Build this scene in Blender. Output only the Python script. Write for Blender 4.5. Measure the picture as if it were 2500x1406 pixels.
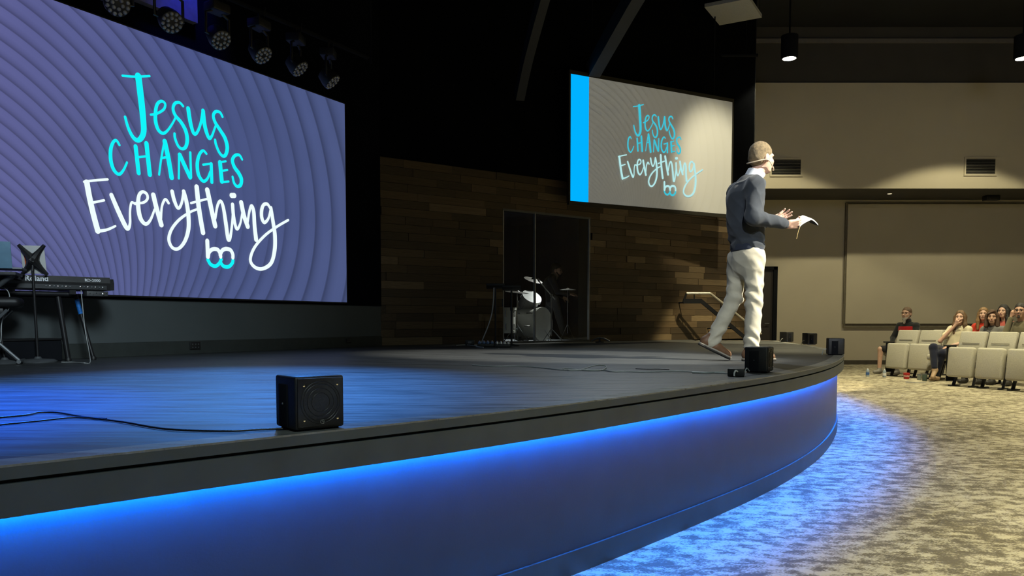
import bpy, bmesh, math, random
import numpy as np
from mathutils import Vector, Matrix, Euler
random.seed(7); np.random.seed(7)
for o in list(bpy.data.objects): bpy.data.objects.remove(o)
SC = bpy.context.scene
COL = SC.collection
R = math.radians
# ---------------------------------------------------------------- camera
F = 1900.0; PITCH = R(3.2); HC = 1.10; PY0 = 785 + F*math.tan(PITCH); STZ = 0.76
cd = bpy.data.cameras.new('camera'); cam = bpy.data.objects.new('camera', cd); COL.objects.link(cam)
cam.location = (0, 0, HC); cam.rotation_euler = (R(90)-PITCH, 0, 0)
cd.sensor_width = 36; cd.lens = F/2500*36; cd.shift_y = (PY0-703)/2500; cd.clip_end = 100
SC.camera = cam
# ---------------------------------------------------------------- world, exposure, stage, house and added fill lights
w = bpy.data.worlds.new('world'); SC.world = w; w.use_nodes = True
w.node_tree.nodes['Background'].inputs[0].default_value = (0.80, 0.88, 1.0, 1)
w.node_tree.nodes['Background'].inputs[1].default_value = 0.025
SC.view_settings.view_transform = 'Standard'; SC.view_settings.look = 'None'
SC.view_settings.exposure = 0.0; SC.view_settings.gamma = 1.0; SC.view_settings.use_curve_mapping = False

def spot(name, loc, target, watts, color, half, blend=0.3, radius=0.08):
    l = bpy.data.lights.new(name, 'SPOT'); l.energy = watts; l.color = color
    l.spot_size = 2*R(half); l.spot_blend = blend; l.shadow_soft_size = radius
    o = bpy.data.objects.new(name, l); COL.objects.link(o); o.location = loc
    d = Vector(target)-Vector(loc); o.rotation_euler = d.to_track_quat('-Z', 'Y').to_euler()
    return o
WARM = (1.0, 0.90, 0.56); KEY = (1.0, 0.95, 0.80); BLUE = (0.01, 0.15, 1.0); COOL = (0.66, 0.8, 1.0)
# stage key lights: on the preacher from the house right and front, and the steep one that washes the side wall
spot('key_spotlight', (7.4, 3.4, 6.8), (1.95, 6.9, 1.85), 10500, KEY, 8.5, 0.5)
spot('key_spotlight', (0.6, -3.5, 6.8), (2.0, 6.9, 1.7), 2600, (0.86, 0.93, 1.0), 7.5, 0.7)
spot('screen_spotlight', (4.1, 10.5, 6.9), (4.1-0.07*5, 10.5+0.750*5, 6.9-0.655*5), 1000, (1.0, 0.90, 0.60), 15, 0.8)
spot('wall_spotlight', (4.1, 10.5, 6.9), (4.1+0.034*5, 10.5+0.445*5, 6.9-0.893*5), 3000, (1.0, 0.86, 0.5), 15, 0.2)
# blue and cool wash on the stage deck
spot('blue_wash_light', (-3.9, 6.0, 6.6), (-2.75, 2.9, 0.76), 9000, (0.0, 0.10, 1.0), 13, 0.9)
spot('blue_wash_light', (-2.3, 8.4, 6.6), (-1.6, 4.2, 0.76), 5600, (0.07, 0.31, 1.0), 15, 0.9)
spot('cool_wash_light', (1.6, 12.0, 6.9), (0.8, 6.6, 0.76), 700, (0.85, 0.93, 1.0), 28, 1.0)
spot('front_wash_light', (3.0, -3.5, 6.8), (-4.2, 7.1, 0.9), 3900, (0.76, 0.92, 1.0), 10, 0.9, 1.5)
spot('front_wash_light', (2.5, -4.0, 6.8), (0.6, 3.2, 0.4), 900, (0.80, 1.0, 0.95), 26, 0.9)
spot('house_or_fill_light', (6.0, -2.0, 7.4), (9.5, 18.3, 4.9), 800, (0.76, 0.84, 1.0), 19, 0.9, 2.0)  # added cool fill for the upper far wall, no fixture there
spot('house_or_fill_light', (5.4, 9.6, 7.6), (8.1, 14.3, 0.6), 1250, WARM, 17, 0.8, 0.15)  # added fill that brightens the chair fronts
# house down lights over the seating
for hx, hy, he, ha in ((3.2, 0.2, 2000, 36), (5.6, 0.6, 2100, 38), (5.6, 3.2, 1900, 38), (8.6, 3.2, 1300, 45), (7.2, 7.0, 1100, 45), (10.2, 8.6, 1100, 45), (7.6, 11.6, 2000, 40), (11.5, 13.2, 500, 45)):
    spot('house_or_fill_light', (hx, hy, 7.6), (hx+0.5, hy, 0), he, WARM, ha, 0.6, 0.12)

# ---------------------------------------------------------------- helpers
def ray(px, py):
    u = (px-1250)/F; v = -(py-PY0)/F
    return Vector((u, math.cos(PITCH)+v*math.sin(PITCH), -math.sin(PITCH)+v*math.cos(PITCH)))
def on_z(px, py, z=STZ):
    d = ray(px, py); return Vector((0, 0, HC))+d*((z-HC)/d.z)
def on_y(px, py, y):
    d = ray(px, py); return Vector((0, 0, HC))+d*(y/d.y)
def on_plane(px, py, p, n):
    d = ray(px, py); c = Vector((0, 0, HC)); return c+d*((Vector(p)-c).dot(n)/d.dot(n))
def lin(r, g, b):
    f = lambda c: (c/255/12.92) if c/255 <= 0.04045 else ((c/255+0.055)/1.055)**2.4
    return (f(r), f(g), f(b))

def mat(name, col, rough=0.6, metal=0.0, var=0.12, scale=12.0, bump=0.0, bscale=60.0, spec=0.5, coat=0.0, stretch=(1, 1, 1), sheen=0.0):
    m = bpy.data.materials.new(name); m.use_nodes = True; nt = m.node_tree; N = nt.nodes; L = nt.links
    b = N['Principled BSDF']; b.inputs['Roughness'].default_value = rough; b.inputs['Metallic'].default_value = metal
    b.inputs['Specular IOR Level'].default_value = spec; b.inputs['Coat Weight'].default_value = coat
    if sheen: b.inputs['Sheen Weight'].default_value = sheen
    tc = N.new('ShaderNodeTexCoord'); mp = N.new('ShaderNodeMapping'); mp.inputs['Scale'].default_value = stretch
    L.new(tc.outputs['Object'], mp.inputs[0])
    nz = N.new('ShaderNodeTexNoise'); nz.inputs['Scale'].default_value = scale; nz.inputs['Detail'].default_value = 5
    L.new(mp.outputs[0], nz.inputs['Vector'])
    rp = N.new('ShaderNodeValToRGB'); rp.color_ramp.elements[0].position = 0.3; rp.color_ramp.elements[1].position = 0.7
    rp.color_ramp.elements[0].color = tuple(c*(1-var) for c in col)+(1,)
    rp.color_ramp.elements[1].color = tuple(min(1, c*(1+var)) for c in col)+(1,)
    L.new(nz.outputs[0], rp.inputs[0]); L.new(rp.outputs[0], b.inputs['Base Color'])
    if bump:
        n2 = N.new('ShaderNodeTexNoise'); n2.inputs['Scale'].default_value = bscale; n2.inputs['Detail'].default_value = 4
        L.new(mp.outputs[0], n2.inputs['Vector'])
        bp = N.new('ShaderNodeBump'); bp.inputs['Strength'].default_value = bump; bp.inputs['Distance'].default_value = 0.02
        L.new(n2.outputs[0], bp.inputs['Height']); L.new(bp.outputs[0], b.inputs['Normal'])
    return m
def emit(name, col, strength=1.0):
    m = bpy.data.materials.new(name); m.use_nodes = True; N = m.node_tree.nodes; L = m.node_tree.links
    for n in list(N):
        if n.type == 'BSDF_PRINCIPLED': N.remove(n)
    e = N.new('ShaderNodeEmission'); e.inputs[0].default_value = tuple(col)+(1,); e.inputs[1].default_value = strength
    L.new(e.outputs[0], N['Material Output'].inputs[0]); return m

class MB:
    def __init__(s): s.v = []; s.f = []
    def add(s, vs, fs):
        o = len(s.v); s.v += [tuple(x) for x in vs]; s.f += [tuple(i+o for i in f) for f in fs]; return s
    def box(s, c, size, rot=None, bev=0.0):
        hx, hy, hz = (x/2 for x in size)
        if bev <= 0:
            vs = [Vector((sx*hx, sy*hy, sz*hz)) for sx in (-1, 1) for sy in (-1, 1) for sz in (-1, 1)]
            fs = [(0, 1, 3, 2), (4, 6, 7, 5), (0, 4, 5, 1), (2, 3, 7, 6), (0, 2, 6, 4), (1, 5, 7, 3)]
        else:
            bm = bmesh.new(); bmesh.ops.create_cube(bm, size=1)
            for v in bm.verts: v.co = Vector((v.co.x*size[0], v.co.y*size[1], v.co.z*size[2]))
            bmesh.ops.bevel(bm, geom=bm.edges[:], offset=bev, segments=3, affect='EDGES', profile=0.5)
            bm.verts.index_update(); vs = [v.co.copy() for v in bm.verts]; fs = [tuple(v.index for v in f.verts) for f in bm.faces]; bm.free()
        if rot is not None: vs = [rot @ v for v in vs]
        return s.add([v+Vector(c) for v in vs], fs)
    def tube(s, pts, r, seg=10, caps=True, radii=None):
        pts = [Vector(p) for p in pts]; n = len(pts); rings = []; up = None
        for i, p in enumerate(pts):
            t = (pts[min(i+1, n-1)]-pts[max(i-1, 0)]).normalized()
            if up is None: up = Vector((0, 0, 1)) if abs(t.z) < 0.9 else Vector((1, 0, 0))
            a = t.cross(up)
            if a.length < 1e-6: a = t.orthogonal()
            a.normalize(); b = a.cross(t).normalized(); up = b
            rr = radii[i] if radii else r
            rings.append([p+(a*math.cos(2*math.pi*k/seg)+b*math.sin(2*math.pi*k/seg))*rr for k in range(seg)])
        vs = [v for g in rings for v in g]
        fs = [(i*seg+k, i*seg+(k+1) % seg, (i+1)*seg+(k+1) % seg, (i+1)*seg+k) for i in range(n-1) for k in range(seg)]
        if caps: fs += [tuple(range(seg))[::-1], tuple((n-1)*seg+k for k in range(seg))]
        return s.add(vs, fs)
    def lathe(s, c, axis, prof, seg=24):
        axis = Vector(axis).normalized(); a = axis.orthogonal().normalized(); b = axis.cross(a); c = Vector(c); n = len(prof)
        vs = [c+axis*h+(a*math.cos(2*math.pi*k/seg)+b*math.sin(2*math.pi*k/seg))*r for (r, h) in prof for k in range(seg)]
        fs = [(i*seg+k, i*seg+(k+1) % seg, (i+1)*seg+(k+1) % seg, (i+1)*seg+k) for i in range(n-1) for k in range(seg)]
        fs += [tuple(range(seg))[::-1], tuple((n-1)*seg+k for k in range(seg))]
        return s.add(vs, fs)
    def prism(s, poly, z0, z1):
        n = len(poly); vs = [(x, y, z0) for x, y in poly]+[(x, y, z1) for x, y in poly]
        return s.add(vs, [tuple(range(n))[::-1], tuple(range(n, 2*n))]+[(i, (i+1) % n, n+(i+1) % n, n+i) for i in range(n)])
    def build(s, name, m, parent=None, smooth=40, world=False, ms=None, fm=None):
        vs = s.v
        if world and parent is not None:
            mi = (Matrix.Translation(parent.location) @ parent.rotation_euler.to_matrix().to_4x4()).inverted()
            vs = [mi @ Vector(v) for v in vs]
        me = bpy.data.meshes.new(name); me.from_pydata([tuple(v) for v in vs], [], s.f)
        bm = bmesh.new(); bm.from_mesh(me); bmesh.ops.recalc_face_normals(bm, faces=bm.faces[:]); bm.to_mesh(me); bm.free()
        for x in (ms or [m]): me.materials.append(x)
        if fm is not None: me.polygons.foreach_set('material_index', fm)
        if smooth:
            me.shade_smooth(); me.set_sharp_from_angle(angle=R(smooth))
        o = bpy.data.objects.new(name, me); COL.objects.link(o)
        if parent is not None: o.parent = parent
        return o
def tag(o, label=None, cat=None, group=None, kind=None):
    if label: o['label'] = label
    if cat: o['category'] = cat
    if group: o['group'] = group
    if kind: o['kind'] = kind
    return o
def thing(name, label, cat, loc=(0, 0, 0), rz=0, group=None, kind=None):
    o = bpy.data.objects.new(name, None); COL.objects.link(o); o.location = loc; o.rotation_euler = (0, 0, rz); o.empty_display_size = 0.1
    return tag(o, label, cat, group, kind)
def dup(o, loc=None, rz=None, label=None, parent=None):
    c = o.copy(); COL.objects.link(c); c.parent = parent
    if loc is not None: c.location = loc
    if rz is not None: c.rotation_euler = (0, 0, rz)
    if label: c['label'] = label
    for ch in list(o.children): dup(ch, parent=c)
    return c
def cr(pts, n=8):
    pts = [Vector(p) for p in pts]; out = []
    for i in range(len(pts)-1):
        p0, p1, p2, p3 = pts[max(i-1, 0)], pts[i], pts[i+1], pts[min(i+2, len(pts)-1)]
        for k in range(n):
            t = k/n
            out.append(0.5*((2*p1)+(p2-p0)*t+(2*p0-5*p1+4*p2-p3)*t*t+(3*p1-p0-3*p2+p3)*t**3))
    return out+[pts[-1]]
def text_mesh(body, size, name, m, parent, M, extrude=0.001, bold=0.0):
    c = bpy.data.curves.new(name, 'FONT'); c.body = body; c.size = size; c.extrude = extrude; c.offset = bold; c.align_x = 'LEFT'
    t = bpy.data.objects.new(name, c); COL.objects.link(t); bpy.context.view_layer.update()
    me = bpy.data.meshes.new_from_object(t.evaluated_get(bpy.context.evaluated_depsgraph_get()))
    bpy.data.objects.remove(t); me.transform(M); me.materials.clear(); me.materials.append(m)
    o = bpy.data.objects.new(name, me); COL.objects.link(o); o.parent = parent; return o
def frame(x, y, z, o=(0, 0, 0)):
    M = Matrix.Identity(4)
    for i, a in enumerate((x, y, z)):
        for k in range(3): M[k][i] = a[k]
    M.translation = Vector(o); return M

# ---------------------------------------------------------------- signed-distance modelling for figures
class SDF:
    def __init__(s): s.p = []; s.cuts = []; s.disp = None
    def cone(s, a, b, ra, rb, k=0.03): s.p.append(('c', np.array(a, float), np.array(b, float), ra, rb, k, None)); return s
    def econe(s, a, b, ra, rb, side, q, k=0.04):   # elliptical section, q times wider along `side`
        s.p.append(('c', np.array(a, float), np.array(b, float), ra, rb, k, (np.array(Vector(side).normalized()), q))); return s
    def ell(s, c, rad, M=None, k=0.03, sub=False): s.p.append(('s' if sub else 'e', np.array(c, float), np.array(rad, float), np.eye(3) if M is None else np.array(M), None, k, None)); return s
    def cut(s, pt, n): s.cuts.append((np.array(pt, float), np.array(Vector(n).normalized()))); return s   # keeps the side opposite n
    def bounds(s):
        lo = np.full(3, 1e9); hi = -lo
        for p in s.p:
            if p[0] == 's': continue
            if p[0] == 'c':
                q = p[6][1] if p[6] else 1
                for e, r in ((p[1], p[3]), (p[2], p[4])): lo = np.minimum(lo, e-r*q); hi = np.maximum(hi, e+r*q)
            else:
                m = p[2].max(); lo = np.minimum(lo, p[1]-m); hi = np.maximum(hi, p[1]+m)
        return lo-0.04, hi+0.04
    def mesh(s, h):
        lo, hi = s.bounds(); n = np.ceil((hi-lo)/h).astype(int)+1
        D = np.full(n, 0.2, np.float32)
        ax = [lo[i]+h*np.arange(n[i]) for i in range(3)]
        for kind, a, b, ra, rb, k, el in s.p:
            if kind == 'c':
                q = el[1] if el else 1; m = max(ra, rb)*q+k+0.03
                blo = np.minimum(a, b)-m; bhi = np.maximum(a, b)+m
            else:
                m = b.max()+k+0.03; blo = a-m; bhi = a+m
            i0 = np.maximum(((blo-lo)/h).astype(int), 0); i1 = np.minimum(((bhi-lo)/h).astype(int)+2, n)
            if (i1 <= i0).any(): continue
            sl = tuple(slice(i0[i], i1[i]) for i in range(3))
            X, Y, Z = np.meshgrid(*[ax[i][sl[i]] for i in range(3)], indexing='ij')
            P = np.stack([X-a[0], Y-a[1], Z-a[2]], -1)
            if kind == 'c':
                ba = b-a
                if el:
                    sd, q = el; P = P-(P@sd)[..., None]*sd*(1-1/q); ba = ba-(ba@sd)*sd*(1-1/q)
                t = np.clip((P@ba)/max(ba@ba, 1e-9), 0, 1)
                d = np.linalg.norm(P-t[..., None]*ba, axis=-1)-(ra+(rb-ra)*t)
            else:
                Q = P@ra.T if False else P@ra
                k0 = np.linalg.norm(Q/b, axis=-1); k1 = np.linalg.norm(Q/(b*b), axis=-1); d = k0*(k0-1)/np.maximum(k1, 1e-6)
            o = D[sl]
            if kind == 's':
                hh = np.clip(0.5-0.5*(o+d)/k, 0, 1); D[sl] = o+(-d-o)*hh+k*hh*(1-hh)
            else:
                hh = np.clip(0.5+0.5*(o-d)/k, 0, 1); D[sl] = o*(1-hh)+d*hh-k*hh*(1-hh)
        if s.cuts or s.disp:
            X, Y, Z = np.meshgrid(*ax, indexing='ij')
            if s.disp: D = D+s.disp(X, Y, Z).astype(np.float32)
            for pt, nn in s.cuts: D = np.maximum(D, (X-pt[0])*nn[0]+(Y-pt[1])*nn[1]+(Z-pt[2])*nn[2])
        D[0] = D[-1] = 0.2; D[:, 0] = D[:, -1] = 0.2; D[:, :, 0] = D[:, :, -1] = 0.2
        return nets(D, lo, h)
def nets(D, lo, h):
    S = D < 0; cs = [(i, j, k) for i in (0, 1) for j in (0, 1) for k in (0, 1)]; n = np.array(D.shape)
    cnt = np.zeros(n-1, np.int8)
    for c in cs: cnt += S[c[0]:n[0]-1+c[0], c[1]:n[1]-1+c[1], c[2]:n[2]-1+c[2]]
    I, J, K = np.nonzero((cnt > 0) & (cnt < 8)); idx = np.full(n-1, -1, np.int64); idx[I, J, K] = np.arange(len(I))
    pos = np.zeros((len(I), 3)); wt = np.zeros(len(I))
    for a in cs:
        for b in cs:
            if sum(b)-sum(a) == 1 and all(y >= x for x, y in zip(a, b)):
                da = D[I+a[0], J+a[1], K+a[2]]; db = D[I+b[0], J+b[1], K+b[2]]; m = (da < 0) != (db < 0)
                t = da[m]/(da[m]-db[m]); pos[m] += np.array(a)+t[:, None]*(np.array(b)-np.array(a)); wt[m] += 1
    V = (pos/wt[:, None]+np.stack([I, J, K], 1))*h+lo; Q = []
    A, B, C = np.nonzero(S[:-1, 1:-1, 1:-1] != S[1:, 1:-1, 1:-1]); B += 1; C += 1; fl = S[A, B, C]
    q = np.stack([idx[A, B-1, C-1], idx[A, B, C-1], idx[A, B, C], idx[A, B-1, C]], 1); q[~fl] = q[~fl][:, ::-1]; Q.append(q)
    A, B, C = np.nonzero(S[1:-1, :-1, 1:-1] != S[1:-1, 1:, 1:-1]); A += 1; C += 1; fl = S[A, B, C]
    q = np.stack([idx[A-1, B, C-1], idx[A-1, B, C], idx[A, B, C], idx[A, B, C-1]], 1); q[~fl] = q[~fl][:, ::-1]; Q.append(q)
    A, B, C = np.nonzero(S[1:-1, 1:-1, :-1] != S[1:-1, 1:-1, 1:]); A += 1; B += 1; fl = S[A, B, C]
    q = np.stack([idx[A-1, B-1, C], idx[A, B-1, C], idx[A, B, C], idx[A-1, B, C]], 1); q[~fl] = q[~fl][:, ::-1]; Q.append(q)
    return V, np.concatenate(Q)
def sdf_obj(name, s, h, m, parent, smooth_it=2):
    V, Q = s.mesh(h)
    for _ in range(smooth_it):     # light Laplacian smoothing
        acc = np.zeros_like(V); ct = np.zeros(len(V))
        for i in range(4):
            a, b = Q[:, i], Q[:, (i+1) % 4]
            np.add.at(acc, a, V[b]); np.add.at(ct, a, 1); np.add.at(acc, b, V[a]); np.add.at(ct, b, 1)
        V = V*0.5+0.5*acc/np.maximum(ct, 1)[:, None]
    me = bpy.data.meshes.new(name); me.vertices.add(len(V)); me.vertices.foreach_set('co', V.astype(np.float32).ravel())
    me.loops.add(len(Q)*4); me.loops.foreach_set('vertex_index', Q.astype(np.int32).ravel())
    me.polygons.add(len(Q)); me.polygons.foreach_set('loop_start', np.arange(0, len(Q)*4, 4, dtype=np.int32))
    me.update(calc_edges=True); me.validate(); me.materials.append(m); me.shade_smooth()
    o = bpy.data.objects.new(name, me); COL.objects.link(o); o.parent = parent; return o
# ---------------------------------------------------------------- materials
M = {}
M['black'] = mat('black_paint', (0.007, 0.008, 0.011), 0.9, var=0.2, scale=3, spec=0.15)
M['blackpl'] = mat('black_plastic', (0.012, 0.012, 0.013), 0.45, var=0.2, bump=0.15, bscale=300)
M['blackmt'] = mat('black_metal', (0.018, 0.018, 0.02), 0.4, 0.3, var=0.2)
M['chrome'] = mat('chrome', (0.7, 0.7, 0.7), 0.2, 1.0, var=0.05)
M['greymt'] = mat('grey_metal', (0.14, 0.15, 0.16), 0.42, 0.5, var=0.15)
M['mainwall'] = mat('dark_grey_wall_paint', (0.075, 0.088, 0.092), 0.7, var=0.06, scale=2, bump=0.03, bscale=200)
M['wallbeige'] = mat('beige_wall_paint', (0.50, 0.45, 0.35), 0.8, var=0.03, scale=1.5, bump=0.02, bscale=150)
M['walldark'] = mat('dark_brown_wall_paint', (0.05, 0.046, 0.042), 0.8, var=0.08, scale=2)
M['ceil'] = mat('black_ceiling_paint', (0.008, 0.010, 0.016), 0.8, var=0.25, scale=1.2)
M['trimgrey'] = mat('grey_trim_paint', (0.13, 0.12, 0.115), 0.7, var=0.08)
M['beam'] = mat('grey_painted_steel_beam', (0.035, 0.038, 0.045), 0.8, var=0.1, scale=3)
M['cloud'] = mat('acoustic_panel_fabric', (0.34, 0.35, 0.36), 0.95, var=0.06, scale=40)
M['darkwood'] = mat('dark_door_veneer', (0.03, 0.024, 0.02), 0.5, var=0.25, stretch=(8, 8, 1))
M['white'] = mat('white_plastic', (0.7, 0.7, 0.68), 0.4, var=0.04)
M['cablew'] = mat('grey_cable', (0.42, 0.44, 0.44), 0.5, var=0.05)
M['fascia'] = mat('stage_front_laminate', (0.045, 0.055, 0.07), 0.42, var=0.08, scale=5, bump=0.02, bscale=120)
M['lip'] = mat('stage_edge_laminate', (0.055, 0.069, 0.074), 0.45, var=0.15, scale=6)
M['lenslit'] = emit('pendant_lens_glow', (1.0, 0.92, 0.68), 26)

def stage_mat(name, base, rlo, rhi):
    m = mat(name, base, 0.4, var=0.35, scale=9, stretch=(1, 1, 1)); nt = m.node_tree; N = nt.nodes; L = nt.links; b = N['Principled BSDF']
    tc = N.new('ShaderNodeTexCoord'); mp = N.new('ShaderNodeMapping'); mp.inputs['Rotation'].default_value = (0, 0, R(-12)); mp.inputs['Scale'].default_value = (1.2, 11, 1)
    L.new(tc.outputs['Object'], mp.inputs[0]); nz = N.new('ShaderNodeTexNoise'); nz.inputs['Scale'].default_value = 2.2; nz.inputs['Detail'].default_value = 7; nz.inputs['Roughness'].default_value = 0.65
    L.new(mp.outputs[0], nz.inputs['Vector'])
    mr = N.new('ShaderNodeMapRange'); mr.inputs[1].default_value = 0.3; mr.inputs[2].default_value = 0.7; mr.inputs[3].default_value = rlo; mr.inputs[4].default_value = rhi
    L.new(nz.outputs[0], mr.inputs[0]); L.new(mr.outputs[0], b.inputs['Roughness'])
    rp = N.new('ShaderNodeValToRGB'); e = rp.color_ramp.elements; e[0].position = 0.35; e[1].position = 0.75
    e[0].color = tuple(c*0.7 for c in base)+(1,); e[1].color = tuple(c*1.6 for c in base)+(1,)
    L.new(nz.outputs[0], rp.inputs[0])
    # small pale scuffs and specks
    vz = N.new('ShaderNodeTexNoise'); vz.inputs['Scale'].default_value = 55; vz.inputs['Detail'].default_value = 2; L.new(mp.outputs[0], vz.inputs['Vector'])
    r2 = N.new('ShaderNodeValToRGB'); r2.color_ramp.elements[0].position = 0.72; r2.color_ramp.elements[1].position = 0.78
    r2.color_ramp.elements[0].color = (0, 0, 0, 1); r2.color_ramp.elements[1].color = (0.5, 0.5, 0.5, 1); L.new(vz.outputs[0], r2.inputs[0])
    mx = N.new('ShaderNodeMixRGB'); mx.inputs[2].default_value = (0.18, 0.18, 0.17, 1); L.new(r2.outputs[0], mx.inputs[0]); L.new(rp.outputs[0], mx.inputs[1])
    L.new(mx.outputs[0], b.inputs['Base Color'])
    bp = N.new('ShaderNodeBump'); bp.inputs['Strength'].default_value = 0.12; bp.inputs['Distance'].default_value = 0.01; L.new(nz.outputs[0], bp.inputs['Height']); L.new(bp.outputs[0], b.inputs['Normal'])
    return m
M['stage'] = stage_mat('stage_deck_black_vinyl', (0.045, 0.048, 0.05), 0.30, 0.55)
M['nosing'] = stage_mat('stage_nosing_laminate', (0.17, 0.175, 0.17), 0.25, 0.4)

def carpet_mat():
    m = bpy.data.materials.new('distressed_carpet'); m.use_nodes = True; N = m.node_tree.nodes; L = m.node_tree.links; b = N['Principled BSDF']
    b.inputs['Roughness'].default_value = 0.95; b.inputs['Specular IOR Level'].default_value = 0.15
    tc = N.new('ShaderNodeTexCoord')
    def noise(sc, st, det, rot=0):
        mp = N.new('ShaderNodeMapping'); mp.inputs['Scale'].default_value = st; mp.inputs['Rotation'].default_value = (0, 0, R(rot)); L.new(tc.outputs['Object'], mp.inputs[0])
        n = N.new('ShaderNodeTexNoise'); n.inputs['Scale'].default_value = sc; n.inputs['Detail'].default_value = det; n.inputs['Roughness'].default_value = 0.68
        L.new(mp.outputs[0], n.inputs['Vector']); return n.outputs[0]
    a = noise(8.5, (1.0, 1.5, 1), 10, 12); c = noise(1.3, (1, 1.3, 1), 4, 12); d = noise(75, (1, 1.6, 1), 3, 12)
    def mth(op, x, y):
        n = N.new('ShaderNodeMath'); n.operation = op
        for i, q in enumerate((x, y)):
            if isinstance(q, (int, float)): n.inputs[i].default_value = q
            else: L.new(q, n.inputs[i])
        return n.outputs[0]
    f = mth('ADD', mth('ADD', mth('MULTIPLY', a, 0.58), mth('MULTIPLY', c, 0.22)), mth('MULTIPLY', d, 0.32))
    rp = N.new('ShaderNodeValToRGB'); e = rp.color_ramp.elements
    e[0].position = 0.515; e[0].color = (0.145, 0.125, 0.09, 1); e[1].position = 0.59; e[1].color = (0.50, 0.455, 0.335, 1)
    x = e.new(0.555); x.color = (0.27, 0.24, 0.17, 1)
    L.new(f, rp.inputs[0])
    # faint seams of the carpet planks
    br = N.new('ShaderNodeTexBrick'); br.inputs['Scale'].default_value = 1.0; br.inputs['Brick Width'].default_value = 0.92; br.inputs['Row Height'].default_value = 0.3; br.inputs['Mortar Size'].default_value = 0.003
    br.inputs['Color1'].default_value = (1, 1, 1, 1); br.inputs['Color2'].default_value = (0.86, 0.86, 0.86, 1); br.inputs['Mortar'].default_value = (0.6, 0.6, 0.6, 1)
    mp = N.new('ShaderNodeMapping'); mp.inputs['Rotation'].default_value = (0, 0, R(40)); L.new(tc.outputs['Object'], mp.inputs[0]); L.new(mp.outputs[0], br.inputs['Vector'])
    mx = N.new('ShaderNodeMixRGB'); mx.blend_type = 'MULTIPLY'; mx.inputs[0].default_value = 0.7; L.new(rp.outputs[0], mx.inputs[1]); L.new(br.outputs[0], mx.inputs[2])
    L.new(mx.outputs[0], b.inputs['Base Color'])
    bp = N.new('ShaderNodeBump'); bp.inputs['Strength'].default_value = 0.5; bp.inputs['Distance'].default_value = 0.01; L.new(f, bp.inputs['Height']); L.new(bp.outputs[0], b.inputs['Normal'])
    return m
M['carpet'] = carpet_mat()
def plank_mat():
    m = bpy.data.materials.new('stained_wood_plank'); m.use_nodes = True; N = m.node_tree.nodes; L = m.node_tree.links; b = N['Principled BSDF']; b.inputs['Roughness'].default_value = 0.5
    oi = N.new('ShaderNodeObjectInfo'); rp = N.new('ShaderNodeValToRGB'); rp.color_ramp.interpolation = 'CONSTANT'; e = rp.color_ramp.elements
    cols = [(0.058, 0.041, 0.025), (0.082, 0.056, 0.032), (0.12, 0.082, 0.046), (0.07, 0.048, 0.028), (0.18, 0.13, 0.075), (0.10, 0.067, 0.036)]
    e[0].position = 0; e[0].color = cols[0]+(1,); e[1].position = 0.22; e[1].color = cols[1]+(1,)
    for p, c in zip((0.42, 0.58, 0.76, 0.88), cols[2:]): x = e.new(p); x.color = c+(1,)
    L.new(oi.outputs['Random'], rp.inputs[0])
    tc = N.new('ShaderNodeTexCoord'); mp = N.new('ShaderNodeMapping'); mp.inputs['Scale'].default_value = (3, 1, 22); L.new(tc.outputs['Object'], mp.inputs[0])
    ad = N.new('ShaderNodeVectorMath'); ad.operation = 'ADD'; L.new(mp.outputs[0], ad.inputs[0]); L.new(oi.outputs['Location'], ad.inputs[1])
    nz = N.new('ShaderNodeTexNoise'); nz.inputs['Scale'].default_value = 1.2; nz.inputs['Detail'].default_value = 6; L.new(ad.outputs[0], nz.inputs['Vector'])
    r2 = N.new('ShaderNodeValToRGB'); r2.color_ramp.elements[0].position = 0.3; r2.color_ramp.elements[0].color = (0.6, 0.6, 0.6, 1); r2.color_ramp.elements[1].position = 0.7; r2.color_ramp.elements[1].color = (1.15, 1.15, 1.15, 1); L.new(nz.outputs[0], r2.inputs[0])
    mx = N.new('ShaderNodeMixRGB'); mx.blend_type = 'MULTIPLY'; mx.inputs[0].default_value = 1; L.new(rp.outputs[0], mx.inputs[1]); L.new(r2.outputs[0], mx.inputs[2]); L.new(mx.outputs[0], b.inputs['Base Color'])
    return m
M['plank'] = plank_mat()
def glass_mat():
    m = bpy.data.materials.new('clear_glass'); m.use_nodes = True; N = m.node_tree.nodes; L = m.node_tree.links
    N.remove(N['Principled BSDF']); t = N.new('ShaderNodeBsdfTransparent'); t.inputs[0].default_value = (0.93, 0.95, 0.96, 1)
    g = N.new('ShaderNodeBsdfGlossy'); g.inputs['Roughness'].default_value = 0.02; fr = N.new('ShaderNodeFresnel'); fr.inputs[0].default_value = 1.45
    fm = N.new('ShaderNodeMath'); fm.operation = 'MULTIPLY'; fm.inputs[1].default_value = 0.4; L.new(fr.outputs[0], fm.inputs[0]); mx = N.new('ShaderNodeMixShader'); L.new(fm.outputs[0], mx.inputs[0]); L.new(t.outputs[0], mx.inputs[1]); L.new(g.outputs[0], mx.inputs[2]); L.new(mx.outputs[0], N['Material Output'].inputs[0]); return m
M['glass'] = glass_mat()

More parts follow.
